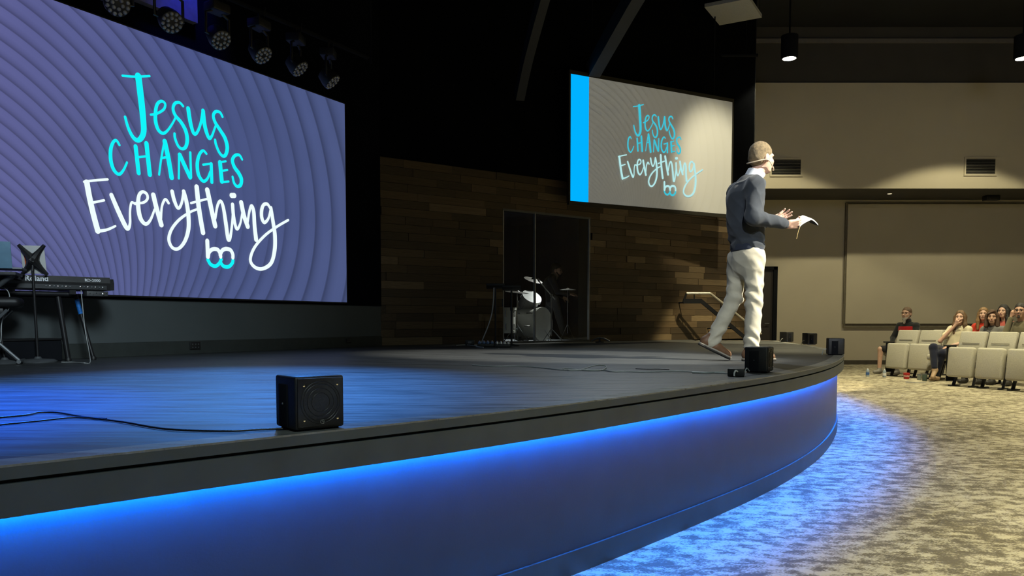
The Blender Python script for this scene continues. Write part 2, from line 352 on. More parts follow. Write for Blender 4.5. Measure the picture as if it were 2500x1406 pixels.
# ---------------------------------------------------------------- setting: plan of the room
AM = R(29.6); dm = Vector((math.sin(AM), math.cos(AM), 0)); nm = Vector((math.cos(AM), -math.sin(AM), 0))     # wall behind the LED screen
mw0 = on_z(852, 847)
d_ = ray(930, 800); tt = (mw0.x*dm.y-mw0.y*dm.x)/(d_.x*dm.y-d_.y*dm.x)
corner = Vector((d_.x*tt, d_.y*tt, 0))
AW = R(54.6); uw = Vector((math.sin(AW), math.cos(AW), 0)); nw = Vector((math.cos(AW), -math.sin(AW), 0))     # plank wall
WL = 8.15
def wood_s(px):
    d = ray(px, 800); t = (corner.x*uw.y-corner.y*uw.x)/(d.x*uw.y-d.y*uw.x); return (Vector((d.x*t, d.y*t, 0))-corner).dot(uw)
WL = wood_s(1833)
CEIL = 7.9; YB = 20.0; YF = 18.35
def wall_box(mb, p0, u, n, s0, s1, z0, z1, d0, d1):
    vs = [p0+u*s+n*d+Vector((0, 0, z)) for s in (s0, s1) for d in (d0, d1) for z in (z0, z1)]
    return mb.add(vs, [(0, 1, 3, 2), (4, 6, 7, 5), (0, 4, 5, 1), (2, 3, 7, 6), (0, 2, 6, 4), (1, 5, 7, 3)])

# floor and ceiling
o = MB().box((3, 8, -0.05), (32, 36, 0.1)).build('floor', M['carpet']); tag(o, 'beige and brown distressed carpet floor in front of the stage', 'floor', kind='structure')
o = MB().box((3, 8, CEIL+0.05), (32, 36, 0.1)).build('ceiling', M['ceil']); tag(o, 'black ceiling high above the seating', 'ceiling', kind='structure')
# wall behind the LED screen
mwb = Vector((corner.x, corner.y, 0))
mb = MB(); wall_box(mb, mwb, dm, nm, -14, 0.0, 0, CEIL, -0.3, 0)
wm = mb.build('wall_main', M['mainwall'], smooth=0); tag(wm, 'dark grey green wall behind the big screen', 'wall', kind='structure')
zsb = on_plane(847, 745, mw0+nm*0.07, nm).z
mb = MB(); wall_box(mb, mwb, dm, nm, -14, 0.0, zsb, CEIL, 0.0, 0.012)  # thin black sheet over the wall from the screen bottom up
o = mb.build('wall_main_upper', mat('black_upper_sheet', (0.005, 0.006, 0.009), 1.0, var=0.2, scale=2, spec=0.0), smooth=0); tag(o, 'black sheet over the wall around the big screen', 'wall', kind='structure')
mb = MB(); wall_box(mb, mwb, dm, nm, -14, 0.0, STZ, STZ+0.125, 0, 0.018); wall_box(mb, mwb, dm, nm, -14, 0.0, STZ+0.125, STZ+0.137, 0, 0.006)
o = mb.build('baseboard_main', mat('baseboard_paint', (0.03, 0.036, 0.034), 0.6), smooth=0); tag(o, 'dark baseboard under the big screen wall', 'baseboard', kind='structure')
# upper black wall over the planks
ww = Vector((corner.x, corner.y, 0)); WH = 3.42
mb = MB(); wall_box(mb, ww, uw, nw, 0, WL, WH, CEIL, -0.3, 0)
o = mb.build('wall_upper', mat('matt_black_wall', (0.004, 0.0045, 0.006), 1.0, var=0.2, scale=2, spec=0.0), smooth=0); tag(o, 'black wall above the plank wall', 'wall', kind='structure')
# plank wall with the opening of the drum booth
S0, S1, BZ = wood_s(1228), wood_s(1440), 2.86; SM = wood_s(1307)
mb = MB(); wall_box(mb, ww, uw, nw, 0, S0, 0, WH, -0.3, -0.03); wall_box(mb, ww, uw, nw, S1, WL, 0, WH, -0.3, -0.03); wall_box(mb, ww, uw, nw, S0, S1, BZ, WH, -0.3, -0.03)
wwood = thing('wall_wood', 'wall of mixed brown wooden planks behind the stage', 'wall', (ww.x, ww.y, 0), math.atan2(uw.y, uw.x), kind='structure')
mb.build('backing', M['black'], wwood, smooth=0, world=True)
pm = MB().box((0, 0, 0), (1, 1, 1)).build('plank', M['plank']); pmesh = pm.data; bpy.data.objects.remove(pm)
RH = 0.115; rows = int((WH-STZ)/RH); rng = random.Random(3)
def plank(s0, s1, r):
    if s1-s0 < 0.05: return
    p = bpy.data.objects.new('plank', pmesh); COL.objects.link(p); p.parent = wwood
    th = 0.026+rng.random()*0.012
    p.location = ((s0+s1)/2, -(-0.03+th/2), STZ+(r+0.5)*RH); p.scale = (s1-s0-0.004, th, RH-0.004)
for r in range(rows):
    s = -rng.random()*0.6
    while s < WL:
        l = rng.choice((0.45, 0.6, 0.8, 1.0, 1.15)); a, b = max(s, 0.0), min(s+l, WL); s += l
        if STZ+(r+0.5)*RH < BZ:
            if a >= S0 and b <= S1: continue
            if a < S0 and b > S1: plank(a, S0, r); plank(S1, b, r); continue
            if a < S0 < b: b = S0
            if a < S1 < b: a = S1
        plank(a, b, r)
# wall's right end return
mb = MB(); wall_box(mb, ww, uw, nw, WL, WL+0.02, 0, CEIL, -0.3, 0.0)
o = mb.build('trim_1', M['black'], smooth=0); tag(o, 'black end cap of the plank wall', 'trim', kind='structure')

# far wall: lower recessed wall, overhanging upper wall, dark band, trim
o = MB().box((9, YB+0.1, 2.15), (22, 0.2, 4.3)).build('wall_back', M['wallbeige'], smooth=0); tag(o, 'beige far wall behind the seating', 'wall', kind='structure')
zt = on_y(2100, 202, YF).z; zs = on_y(2200, 460, YF).z; zl = on_y(2200, 94, YF).z; zl2 = on_y(2200, 104, YF).z
xl = on_y(1832, 330, YF).x
up = thing('wall_back_upper', 'beige upper wall overhanging the far wall', 'wall', (9, YF, zs), kind='structure')
MB().box(((xl+20)/2, YF+0.9, (zs+zt)/2), (20-xl, 1.8, zt-zs)).build('upper_face', M['wallbeige'], up, smooth=0, world=True)
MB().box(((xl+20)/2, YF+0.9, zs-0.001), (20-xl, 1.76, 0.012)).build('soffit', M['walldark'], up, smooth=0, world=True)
MB().box((9, YF+1.0, (zt+CEIL)/2), (22, 1.9, CEIL-zt)).build('dark_band', M['walldark'], up, smooth=0, world=True)
MB().box((9, YF+0.03, (zl+zl2)/2), (22, 0.06, zl-zl2)).build('band_trim', M['trimgrey'], up, smooth=0, world=True)
xa = on_y(2065, 880, YB).x
o = MB().box((10.5, YB-0.015, 0.055), (19, 0.03, 0.11)).build('baseboard_back', mat('brown_baseboard', (0.07, 0.06, 0.045), 0.6), smooth=0); tag(o, 'brown baseboard along the far wall', 'baseboard', kind='structure')
o = MB().box((17.1, 8, CEIL/2), (0.2, 36, CEIL)).build('wall_right', M['wallbeige'], smooth=0); tag(o, 'beige side wall beyond the seating', 'wall', kind='structure')
# raised panel on the far wall
pa = on_y(2071, 498, YB-0.1); pb = on_y(2071, 790, YB-0.1)
pn = thing('wall_panel', 'large flat beige panel raised on the far wall behind the seats', 'wall panel', (12.5, YB, pb.z))
MB().box(((pa.x+17)/2, YB-0.05, (pa.z+pb.z)/2), (17-pa.x, 0.1, pa.z-pb.z)).build('panel_face', M['wallbeige'], pn, smooth=0, world=True)
MB().box(((pa.x+17)/2-0.03, YB-0.03, pb.z-0.05), (17-pa.x, 0.06, 0.1)).box((pa.x-0.02, YB-0.03, (pa.z+pb.z)/2), (0.04, 0.06, pa.z-pb.z)).box(((pa.x+17)/2-0.02, YB-0.03, pa.z+0.02), (17-pa.x+0.04, 0.06, 0.04)).build('panel_shade_frame', mat('panel_shade_paint', (0.16, 0.14, 0.10), 0.7), pn, smooth=0, world=True)  # dark edging strips; bottom and left ones paint in the panel's shadow
# door in the far wall
da, db = on_y(1836, 651, YB), on_y(1896, 651, YB)
dr = thing('door_1', 'dark door in the far wall behind the stage steps', 'door', ((da.x+db.x)/2, YB, 0), kind='structure')
MB().box(((da.x+db.x)/2-0.1, YB-0.02, da.z/2-0.03), (db.x-da.x-0.0, 0.04, da.z-0.06)).build('door_leaf', M['darkwood'], dr, world=True)
MB().box((db.x-0.05, YB-0.05, da.z/2), (0.10, 0.1, da.z)).box(((da.x+db.x)/2-0.1, YB-0.05, da.z-0.04), (db.x-da.x+0.2, 0.1, 0.08)).build('door_frame', M['black'], dr, world=True)
MB().tube([(db.x-0.2, YB-0.05, 1.05), (db.x-0.2, YB-0.1, 1.05), (db.x-0.32, YB-0.1, 1.05)], 0.012).build('door_handle', M['greymt'], dr, world=True)

# ---------------------------------------------------------------- stage
lip_px = [(0, 1136), (350, 1099), (700, 1062), (1000, 1030), (1300, 997), (1564, 963), (1780, 934), (1924, 912), (2020, 891), (2052, 877), (2064, 864), (2052, 857.5), (2011, 850), (1994, 845.5), (1937, 838), (1896, 831.5)]
lip = [on_z(*p) for p in lip_px]
d0 = (lip[0]-lip[1]).normalized()
lip = [lip[0]+d0*7+Vector((0, -1.2, 0)), lip[0]+d0*3.2+Vector((0, -0.25, 0))]+lip
edge = cr(lip, 8)
# even spacing and smoothing
def resample(pts, step):
    out = [pts[0]]; acc = 0
    for a, b in zip(pts, pts[1:]):
        L_ = (b-a).length
        while acc+L_ >= step:
            t = (step-acc)/L_; a = a+(b-a)*t; out.append(a.copy()); L_ = (b-a).length; acc = 0
        acc += L_
    out.append(pts[-1]); return out
edge = resample(edge, 0.12)
for _ in range(30): edge = [edge[0]]+[(edge[i-1]+edge[i]*2+edge[i+1])/4 for i in range(1, len(edge)-1)]+[edge[-1]]
def offs(pts, d):     # towards the inside of the stage (left of travel)
    out = []
    for i in range(len(pts)):
        t = (pts[min(i+1, len(pts)-1)]-pts[max(i-1, 0)]).normalized(); out.append(pts[i]+Vector((-t.y, t.x, 0))*d)
    return out
def band(d_out, d_in, z0, z1):
    a = offs(edge, d_out); b = offs(edge, d_in); mb = MB(); n = len(a)
    vs = [(p.x, p.y, z) for p in a for z in (z0, z1)]+[(p.x, p.y, z) for p in b for z in (z0, z1)]
    fs = []
    for i in range(n-1):
        p, q = 2*i, 2*n+2*i
        fs += [(p, p+2, p+3, p+1), (q, q+1, q+3, q+2), (p+1, p+3, q+3, q+1), (p, q, q+2, p+2)]
    fs += [(0, 1, 2*n+1, 2*n), (2*n-2, 4*n-2, 4*n-1, 2*n-1)]
    return mb.add(vs, fs)
st = thing('stage', 'raised black stage with a curved lit front edge', 'stage', (edge[20].x, edge[20].y, 0), kind='structure')
inn = offs(edge, 0.1)
sB = on_z(1700, 831.5); sA = on_z(1896, 831.5)
wq = ww+uw*wood_s(1690)
poly = [(p.x, p.y) for p in inn]+[(sB.x, sB.y), (wq.x-nw.x*0.02, wq.y-nw.y*0.02), (ww.x, ww.y), (ww.x-dm.x*13.5, ww.y-dm.y*13.5)]
MB().prism(poly, STZ-0.05, STZ-0.0015).build('deck', M['stage'], st, smooth=0, world=True)
band(0, 0.1, STZ-0.006, STZ).build('nosing', M['nosing'], st, world=True)
band(0.001, 0.09, STZ-0.036, STZ-0.006).build('edge_board', M['lip'], st, world=True)
band(0.014, 0.1, STZ-0.046, STZ-0.036).build('shadow_gap', M['black'], st, world=True)
band(0.002, 0.022, STZ-0.128, STZ-0.046).build('lip_band', M['lip'], st, world=True)
band(0.022, 0.1, STZ-0.072, STZ-0.046).build('lip_underside', M['fascia'], st, world=True)
band(0.062, 0.09, 0.0, STZ-0.06).build('front_panel', M['fascia'], st, world=True)
band(0.050, 0.07, 0.0, 0.105).build('kick_board', M['lip'], st, world=True)
M['led'] = emit('blue_led_strip', (0.0, 0.17, 1.0), 680)
led = band(0.038, 0.047, STZ-0.1085, STZ-0.1025).build('led_strip', M['led'], st, world=True); led['label'] = 'glowing blue led strip tucked under the stage lip'
# far nosing where the steps leave the stage
mb = MB().tube([sB+Vector((0, 0.02, -0.012)), sA+Vector((0, 0.02, -0.012))], 0.012, 8); mb.build('step_nosing', mat('pale_metal_nosing', (0.45, 0.42, 0.34), 0.4, 0.4), st, world=True)
mb = MB(); e0, e1 = sB, sA
mb.box(((e0.x+e1.x)/2, (e0.y+e1.y)/2+0.03, STZ/2-0.02), (abs(e1.x-e0.x), 0.06, STZ-0.05)).build('back_panel', M['lip'], st, world=True)
# steps going down to the right along the plank wall
sp = thing('stage_steps', 'dark steps leading down behind the stage along the plank wall', 'steps', tuple(wq+uw*0.6+nw*0.4))
for i in range(4):
    c = wq+uw*(0.55+i*0.3)+nw*0.42
    z = STZ*(1-(i+1)/5)
    MB().box((c.x, c.y, z/2), (0.3, 0.7, z), Matrix.Rotation(math.atan2(uw.y, uw.x), 3, 'Z')).build('step', M['lip'], sp, world=True, smooth=0)
# booth behind the opening
BD = 4.0
bth = thing('wall_booth', 'dark navy drum booth room behind the plank wall', 'wall', tuple(ww+uw*S0), math.atan2(uw.y, uw.x), kind='structure')
M['navy'] = mat('navy_booth_wall', (0.007, 0.011, 0.036), 0.8, var=0.15, scale=2)
mb = MB(); wall_box(mb, ww, uw, nw, S0-1.2, S1+1.4, STZ, 3.2, -BD-0.1, -BD); wall_box(mb, ww, uw, nw, S0-1.3, S0-1.2, STZ, 3.2, -BD, -0.3); wall_box(mb, ww, uw, nw, S1+1.4, S1+1.5, STZ, 3.2, -BD, -0.3); wall_box(mb, ww, uw, nw, S0-1.3, S1+1.5, 3.2, 3.3, -BD, -0.3)
mb.build('booth_shell', M['navy'], bth, smooth=0, world=True)
mb = MB(); wall_box(mb, ww, uw, nw, S0-1.3, S1+1.5, STZ-0.06, STZ-0.001, -BD, 0.0)
mb.build('booth_floor', mat('booth_floor_vinyl', (0.12, 0.13, 0.14), 0.5), bth, smooth=0, world=True)
M['post'] = mat('pale_aluminium', (0.34, 0.35, 0.36), 0.45, 0.2)
# glass front: posts, head rail and two panes
gf = thing('window_1', 'tall glass front of the drum booth with thin metal posts', 'glass front', tuple(ww+uw*SM), math.atan2(uw.y, uw.x), kind='structure')
for s in (S0+0.012, SM, S1-0.012):
    mb = MB(); wall_box(mb, ww, uw, nw, s-0.010, s+0.010, STZ, BZ, -0.04, 0.0); mb.build('post', M['post'], gf, smooth=0, world=True)
mb = MB(); wall_box(mb, ww, uw, nw, S0, S1, BZ-0.03, BZ, -0.04, 0.0); mb.build('head_rail', M['greymt'], gf, smooth=0, world=True)
mb = MB(); wall_box(mb, ww, uw, nw, S0, S1, STZ, STZ+0.03, -0.04, 0.0); mb.build('sill_rail', M['greymt'], gf, smooth=0, world=True)
for a, b in ((S0+0.02, SM-0.01), (SM+0.01, S1-0.02)):
    mb = MB(); wall_box(mb, ww, uw, nw, a, b, STZ+0.03, BZ-0.03, -0.026, -0.014); mb.build('pane', M['glass'], gf, smooth=0, world=True)
p = ww+uw*(S1+1.0)-nw*0.9
spot('booth_lamp', (p.x, p.y, 3.1), tuple(ww+uw*((S0+S1)/2)-nw*1.3+Vector((0, 0, 1.1))), 800, (0.95, 0.97, 0.9), 34, 0.8)

# ceiling pieces
def beam(name, pts, wd, ht, label):
    pts = cr(pts, 6); mb = MB(); n = len(pts); vs = []; fs = []
    for i, q in enumerate(pts):
        t = (pts[min(i+1, n-1)]-pts[max(i-1, 0)]).normalized(); a = t.cross(Vector((0, 0, 1))).normalized(); b = a.cross(t)
        vs += [q+a*sx*wd/2+b*sy*ht/2 for sx, sy in ((-1, -1), (1, -1), (1, 1), (-1, 1))]
    for i in range(n-1):
        for k in range(4): fs.append((4*i+k, 4*i+(k+1) % 4, 4*i+4+(k+1) % 4, 4*i+4+k))
    fs += [(0, 1, 2, 3), (4*n-1, 4*n-2, 4*n-3, 4*n-4)]
    return tag(mb.add(vs, fs).build(name, M['beam'], smooth=30), label, 'beam', group='curved roof beams')
beam('roof_beam', [on_y(1268, 235, 12.0), on_y(1290, 130, 11.4), on_y(1325, 0, 10.8), on_y(1352, -90, 10.4), on_y(1390, -200, 9.8)], 0.13, 0.2, 'curved grey roof beam left of the projection screen, the narrower one')
beam('roof_beam', [on_y(1448, 172, 12.9), on_y(1488, 100, 12.3), on_y(1545, 0, 11.6), on_y(1600, -90, 11.0), on_y(1670, -200, 10.3)], 0.2, 0.25, 'curved grey roof beam above the projection screen, the wider one')
c1 = [on_z(1720, 18, 6.5), on_z(1757, 62, 6.5), on_z(1860, 43, 6.5)]; c1.append(c1[0]+c1[2]-c1[1])
cl = thing('acoustic_panel', 'pale grey square acoustic panel hanging from the ceiling', 'acoustic panel', tuple((c1[0]+c1[2])/2))
MB().prism([(p.x, p.y) for p in c1], 6.5, 6.56).build('panel', M['cloud'], cl, world=True)
for p in c1:
    q = p*0.9+(c1[0]+c1[2])/2*0.1; MB().tube([(q.x, q.y, 6.5), (q.x, q.y, CEIL)], 0.004, 6).build('hanging_wire', M['black'], cl, world=True)
b0, b1 = on_y(1655, 135, 15.2), on_y(1850, 135, 15.2)
lb = thing('lighting_bar', 'black bar hanging in front of the dark upper wall', 'lighting bar', tuple((b0+b1)/2))
MB().tube([b0, b1], 0.03).build('pipe', M['black'], lb, world=True)
for t in (0.15, 0.85):
    q = b0.lerp(b1, t); MB().tube([q, (q.x, q.y, CEIL)], 0.008, 6).build('drop_rod', M['black'], lb, world=True)

# pendant down lights in front of the far wall
def pendant(x, y, zb, label, watts, half=52, lit=True):
    t = thing('pendant_light', label, 'light', (x, y, zb), group='black cylinder pendant lights')
    MB().lathe((0, 0, 0.02), (0, 0, 1), [(0.15, -0.03), (0.165, -0.03), (0.165, 0.42), (0.12, 0.44), (0.02, 0.44)], 28).build('housing', M['black'], t)
    MB().tube([(0, 0, 0.45), (0, 0, CEIL-zb)], 0.018, 8).build('stem', M['black'], t)
    MB().lathe((0, 0, 0.0), (0, 0, 1), [(0.02, -0.022), (0.10, -0.018), (0.148, -0.005), (0.148, 0.01)], 28).build('lens', M['lenslit'], t)
    s = spot('pendant_lamp', (0, 0, -0.04), (0, 0, -1), watts, WARM, half, 0.15, 0.1); s.location = (0, 0, -0.05); s.parent = t
    return t
for px, lab in ((1927, 'black cylinder pendant light above the preacher'), (2497, 'black cylinder pendant light at the right edge')):
    q = on_y(px, 142, 16.0); pendant(q.x, q.y, q.z, lab, 540, 57)
q = on_y(2497, 142, 16.0); q2 = on_y(1927, 142, 16.0)
# recessed light and small camera under the overhang
q = on_z(2172, 473, zs-0.012)
t = thing('recessed_light', 'small recessed light in the dark overhang', 'light', tuple(q))
MB().lathe((0, 0, 0), (0, 0, 1), [(0.05, 0), (0.075, -0.006), (0.08, 0.006)], 20).build('trim_ring', M['trimgrey'], t)
MB().lathe((0, 0, -0.003), (0, 0, 1), [(0.03, -0.004), (0.05, 0.0), (0.05, 0.004)], 20).build('lens', emit('dim_lens', (1, 0.85, 0.55), 1.2), t)
q = on_z(2420, 478, zs-0.012)
t = thing('ceiling_camera', 'small black camera box under the overhang', 'camera', (q.x, q.y, zs))
MB().box((0, 0, -0.07), (0.34, 0.2, 0.12), bev=0.02).build('housing', M['blackpl'], t); MB().box((0, 0, -0.008), (0.12, 0.12, 0.015)).build('mount_plate', M['blackpl'], t)
MB().lathe((-0.08, -0.1, -0.07), (0, -1, 0), [(0.035, 0), (0.035, 0.02), (0.025, 0.025)], 16).build('camera_lens', M['blackmt'], t)
# air vents on the upper wall
for (x0, x1, y0, y1, lab) in ((1884, 1954, 390, 427, 'dark louvred air vent beside the preacher, on the beige upper wall'), (2358, 2428, 388, 425, 'dark louvred air vent at the right on the beige upper wall')):
    a, b = on_y(x0, y0, YF), on_y(x1, y1, YF); cx, cz = (a.x+b.x)/2, (a.z+b.z)/2; W_, H_ = b.x-a.x, a.z-b.z
    t = thing('air_vent', lab, 'vent', (cx, YF, cz), group='louvred air vents')
    MB().box((0, -0.006, 0), (W_, 0.01, H_)).build('backing', M['black'], t)
    mb = MB()
    for sx in (-1, 1): mb.box((sx*(W_/2+0.02), -0.012, 0), (0.04, 0.024, H_+0.08)); mb.box((0, -0.012, sx*(H_/2+0.02)), (W_, 0.024, 0.04))
    mb.build('frame', M['wallbeige'], t)
    for i in range(10):
        MB().box((0, -0.018, -H_/2+H_*(i+0.5)/10), (W_, 0.02, 0.006), Matrix.Rotation(R(35), 3, 'X')).build('slat', mat('vent_slat', (0.16, 0.15, 0.13), 0.6) if i == 0 and 'vs' not in M else M['vs'], t, smooth=0)
        if 'vs' not in M: M['vs'] = bpy.data.materials['vent_slat']
# ---------------------------------------------------------------- LED screen and projection screen with the slide
def slide_mat(name, cols, gain, base=None, contrast=1.0):
    """Flat picture on a screen: pleated paper folds sweeping out of a point near the bottom. Object coords: x across 0..16, y up 0..9."""
    m = bpy.data.materials.new(name); m.use_nodes = True; N = m.node_tree.nodes; L = m.node_tree.links; b = N['Principled BSDF']
    def mth(op, *a):
        n = N.new('ShaderNodeMath'); n.operation = op
        for i, q in enumerate(a):
            if isinstance(q, (int, float)): n.inputs[i].default_value = q
            else: L.new(q, n.inputs[i])
        return n.outputs[0]
    tc = N.new('ShaderNodeTexCoord'); sx = N.new('ShaderNodeSeparateXYZ'); L.new(tc.outputs['Object'], sx.inputs[0]); X, Y = sx.outputs[0], sx.outputs[1]
    dx = mth('SUBTRACT', X, 4.5); dy = mth('ADD', Y, 3.5)
    r = mth('SQRT', mth('ADD', mth('MULTIPLY', dx, dx), mth('MULTIPLY', dy, dy)))
    th = mth('ARCTAN2', dy, dx)
    ph = mth('SUBTRACT', th, mth('MULTIPLY', mth('MULTIPLY', r, r), 0.00465))
    tcn = mth('ADD', mth('MULTIPLY', ph, 7.5), mth('MULTIPLY', mth('MULTIPLY', ph, ph), 3.3))
    fr = mth('FRACT', tcn)
    # a soft ramp with a narrow dark crease
    cre = N.new('ShaderNodeValToRGB'); e = cre.color_ramp.elements; e[0].position = 0.0; e[0].color = (1, 1, 1, 1); e[1].position = 1.0; e[1].color = (0.9, 0.9, 0.9, 1)
    for p, v in ((0.35, 1.0), (0.6, 0.84), (0.78, 0.60), (0.85, 0.44), (0.90, 0.70), (0.94, 1.06)): x = e.new(p); x.color = (v, v, v, 1)
    L.new(fr, cre.inputs[0])
    # folds fade in the middle of the picture
    ddx = mth('SUBTRACT', X, 9.2); ddy = mth('SUBTRACT', Y, 4.6)
    cen = mth('SQRT', mth('ADD', mth('MULTIPLY', mth('MULTIPLY', ddx, ddx), 0.05), mth('MULTIPLY', mth('MULTIPLY', ddy, ddy), 0.055)))
    fade = N.new('ShaderNodeMapRange'); fade.inputs[1].default_value = 0.25; fade.inputs[2].default_value = 1.15; fade.inputs[3].default_value = 0.16*contrast; fade.inputs[4].default_value = 0.85*contrast; L.new(cen, fade.inputs[0])
    mx = N.new('ShaderNodeMixRGB'); mx.inputs[1].default_value = (0.93, 0.93, 0.93, 1); L.new(fade.outputs[0], mx.inputs[0]); L.new(cre.outputs[0], mx.inputs[2])
    g = N.new('ShaderNodeMapRange'); g.inputs[1].default_value = 0; g.inputs[2].default_value = 16; L.new(X, g.inputs[0])
    cr_ = N.new('ShaderNodeValToRGB'); e = cr_.color_ramp.elements; e[0].color = tuple(cols[0])+(1,); e[1].color = tuple(cols[2])+(1,); x = e.new(0.55); x.color = tuple(cols[1])+(1,); L.new(g.outputs[0], cr_.inputs[0])
    nz = N.new('ShaderNodeTexNoise'); nz.inputs['Scale'].default_value = 0.35; L.new(tc.outputs['Object'], nz.inputs['Vector'])
    nm_ = N.new('ShaderNodeMapRange'); nm_.inputs[3].default_value = 0.9; nm_.inputs[4].default_value = 1.12; L.new(nz.outputs[0], nm_.inputs[0])
    m1 = N.new('ShaderNodeMixRGB'); m1.blend_type = 'MULTIPLY'; m1.inputs[0].default_value = 1; L.new(cr_.outputs[0], m1.inputs[1]); L.new(mx.outputs[0], m1.inputs[2])
    m2 = N.new('ShaderNodeMixRGB'); m2.blend_type = 'MULTIPLY'; m2.inputs[0].default_value = 1; L.new(m1.outputs[0], m2.inputs[1]); L.new(nm_.outputs[0], m2.inputs[2])
    b.inputs['Base Color'].default_value = (base or (0.02, 0.02, 0.025))+(1,); b.inputs['Roughness'].default_value = 0.7
    L.new(m2.outputs[0], b.inputs['Emission Color']); b.inputs['Emission Strength'].default_value = gain
    return m
# strokes traced on the slide (pixels of a 1514 x 1406 enlargement of the photo), colour, list of (points, width)
CY, WH_ = 'cyan', 'white'
LET = [
 ('letter_j', CY, [([(318,68),(400,74),(497,70)],14),([(422,72),(438,200),(452,330),(458,430),(442,478),(415,494),(385,470),(355,410),(335,340)],[44,44,42,38,34,28,24,20,17])]),
 ('letter_e', CY, [([(505,325),(545,318),(590,290),(600,255),(578,236),(550,252),(537,300),(537,370),(555,425),(585,448),(615,430),(650,380),(672,335)],[14,15,16,17,18,20,24,26,24,20,16,14,13])]),
 ('letter_s', CY, [([(718,268),(695,245),(665,250),(652,285),(667,330),(705,375),(735,430),(746,490),(735,538),(710,550),(685,530),(665,480),(662,450)],[16,16,18,20,22,24,26,26,22,18,18,18,16])]),
 ('letter_u', CY, [([(752,285),(760,340),(772,400),(790,450),(812,440),(835,380),(850,300)],[28,28,26,22,18,18,22]),([(850,300),(858,380),(872,440),(890,480),(908,465),(925,420),(938,385)],[26,28,26,22,16,14,13])]),
 ('letter_s', CY, [([(978,338),(962,310),(935,304),(918,330),(930,375),(965,430),(995,480),(1010,540),(1000,588),(980,598),(955,570),(935,520),(930,492)],[16,16,18,20,22,24,26,26,22,18,18,18,16])]),
 ('letter_c', CY, [([(298,525),(277,494),(255,510),(240,560),(242,630),(262,690),(295,718),(325,690),(348,640)],[16,17,20,24,25,24,20,16,14])]),
 ('letter_h', CY, [([(405,535),(425,710)],28),([(476,515),(498,720)],30),([(418,606),(490,598)],14)]),
 ('letter_a', CY, [([(595,500),(575,610),(560,720)],14),([(597,502),(622,620),(642,740)],32),([(574,612),(625,602)],14)]),
 ('letter_n', CY, [([(692,588),(690,745)],15),([(696,590),(730,665),(764,738)],28),([(765,575),(770,738)],16)]),
 ('letter_g', CY, [([(872,582),(850,562),(825,590),(812,650),(820,720),(850,763),(878,748),(898,700)],[15,16,20,24,24,20,16,14]),([(850,655),(905,648)],13),([(903,650),(907,770)],22)]),
 ('letter_e', CY, [([(962,640),(974,765)],28),([(955,640),(1000,632)],12),([(965,697),(1010,690)],12),([(972,770),(1018,766)],12)]),
 ('letter_s', CY, [([(1108,620),(1090,592),(1062,594),(1044,625),(1057,670),(1085,710),(1103,750),(1098,788),(1075,798),(1055,775),(1045,735)],[14,16,18,22,24,26,26,22,18,17,15])]),
 ('letter_e', WH_, [([(65,768),(140,758),(220,752)],16),([(82,772),(100,870),(125,980),(155,1092)],38),([(118,906),(195,890)],16),([(155,1094),(215,1084),(270,1060)],[22,18,14])]),
 ('letter_v', WH_, [([(245,855),(290,960),(335,1055),(355,1078),(368,1040),(368,960),(378,905),(402,915)],[28,32,32,24,18,16,16,15])]),
 ('letter_e', WH_, [([(400,908),(455,905),(483,880),(478,848),(450,834),(427,860),(422,930),(437,1008),(470,1046),(502,1020),(530,950)],[14,16,18,20,20,24,30,30,24,18,14])]),
 ('letter_r', WH_, [([(522,855),(540,930),(560,1000),(575,1052)],32),([(572,1010),(578,930),(600,884),(622,908)],[16,16,18,18])]),
 ('letter_y', WH_, [([(646,832),(660,890),(685,942),(708,910),(722,835)],[26,26,20,18,20]),([(722,832),(740,900),(753,990),(753,1080),(730,1158),(690,1207),(648,1203),(624,1150),(640,1085),(690,1020),(760,970),(812,948)],[26,28,30,28,24,20,20,22,20,18,15,14])]),
 ('letter_t', WH_, [([(808,802),(820,920),(835,1020),(850,1103)],32),([(770,908),(880,880)],14)]),
 ('letter_h', WH_, [([(878,822),(895,900),(912,980),(930,1058)],32),([(930,1010),(945,925),(965,895),(983,935),(1000,1040),(1016,1148),(1032,1120),(1044,1010),(1046,925)],[16,18,20,24,28,26,20,16,15])]),
 ('letter_i', WH_, [([(1045,918),(1052,1000),(1072,1078),(1095,1045),(1108,975)],[24,24,20,15,14]),([(1038,858),(1056,858)],30)]),
 ('letter_n', WH_, [([(1102,905),(1120,990),(1145,1062)],30),([(1142,1050),(1155,965),(1170,926),(1184,965),(1190,1060),(1200,1148)],[16,17,20,26,28,30])]),
 ('letter_g', WH_, [([(1295,945),(1275,915),(1250,920),(1237,955),(1238,1005),(1255,1036),(1282,1008),(1298,940)],[16,18,20,24,24,20,16,15]),([(1298,940),(1310,1020),(1324,1120),(1322,1220),(1298,1305),(1240,1342),(1188,1328),(1162,1280),(1190,1200),(1260,1120),(1340,1062),(1412,1020)],[22,26,28,28,24,20,20,20,18,16,15,15])]),
 ('logo_mark', WH_, [([(878,1158),(882,1262)],28),([(884,1262),(890,1232),(915,1212),(945,1215),(962,1240),(966,1262)],24),([(962,1250),(975,1222),(1000,1210),(1030,1218),(1045,1245),(1046,1268)],24)]),
 ('logo_mark', CY, [([(882,1282),(900,1312),(932,1324),(958,1305),(970,1280)],22),([(962,1296),(985,1324),(1018,1328),(1042,1305),(1047,1285)],22)]),
]
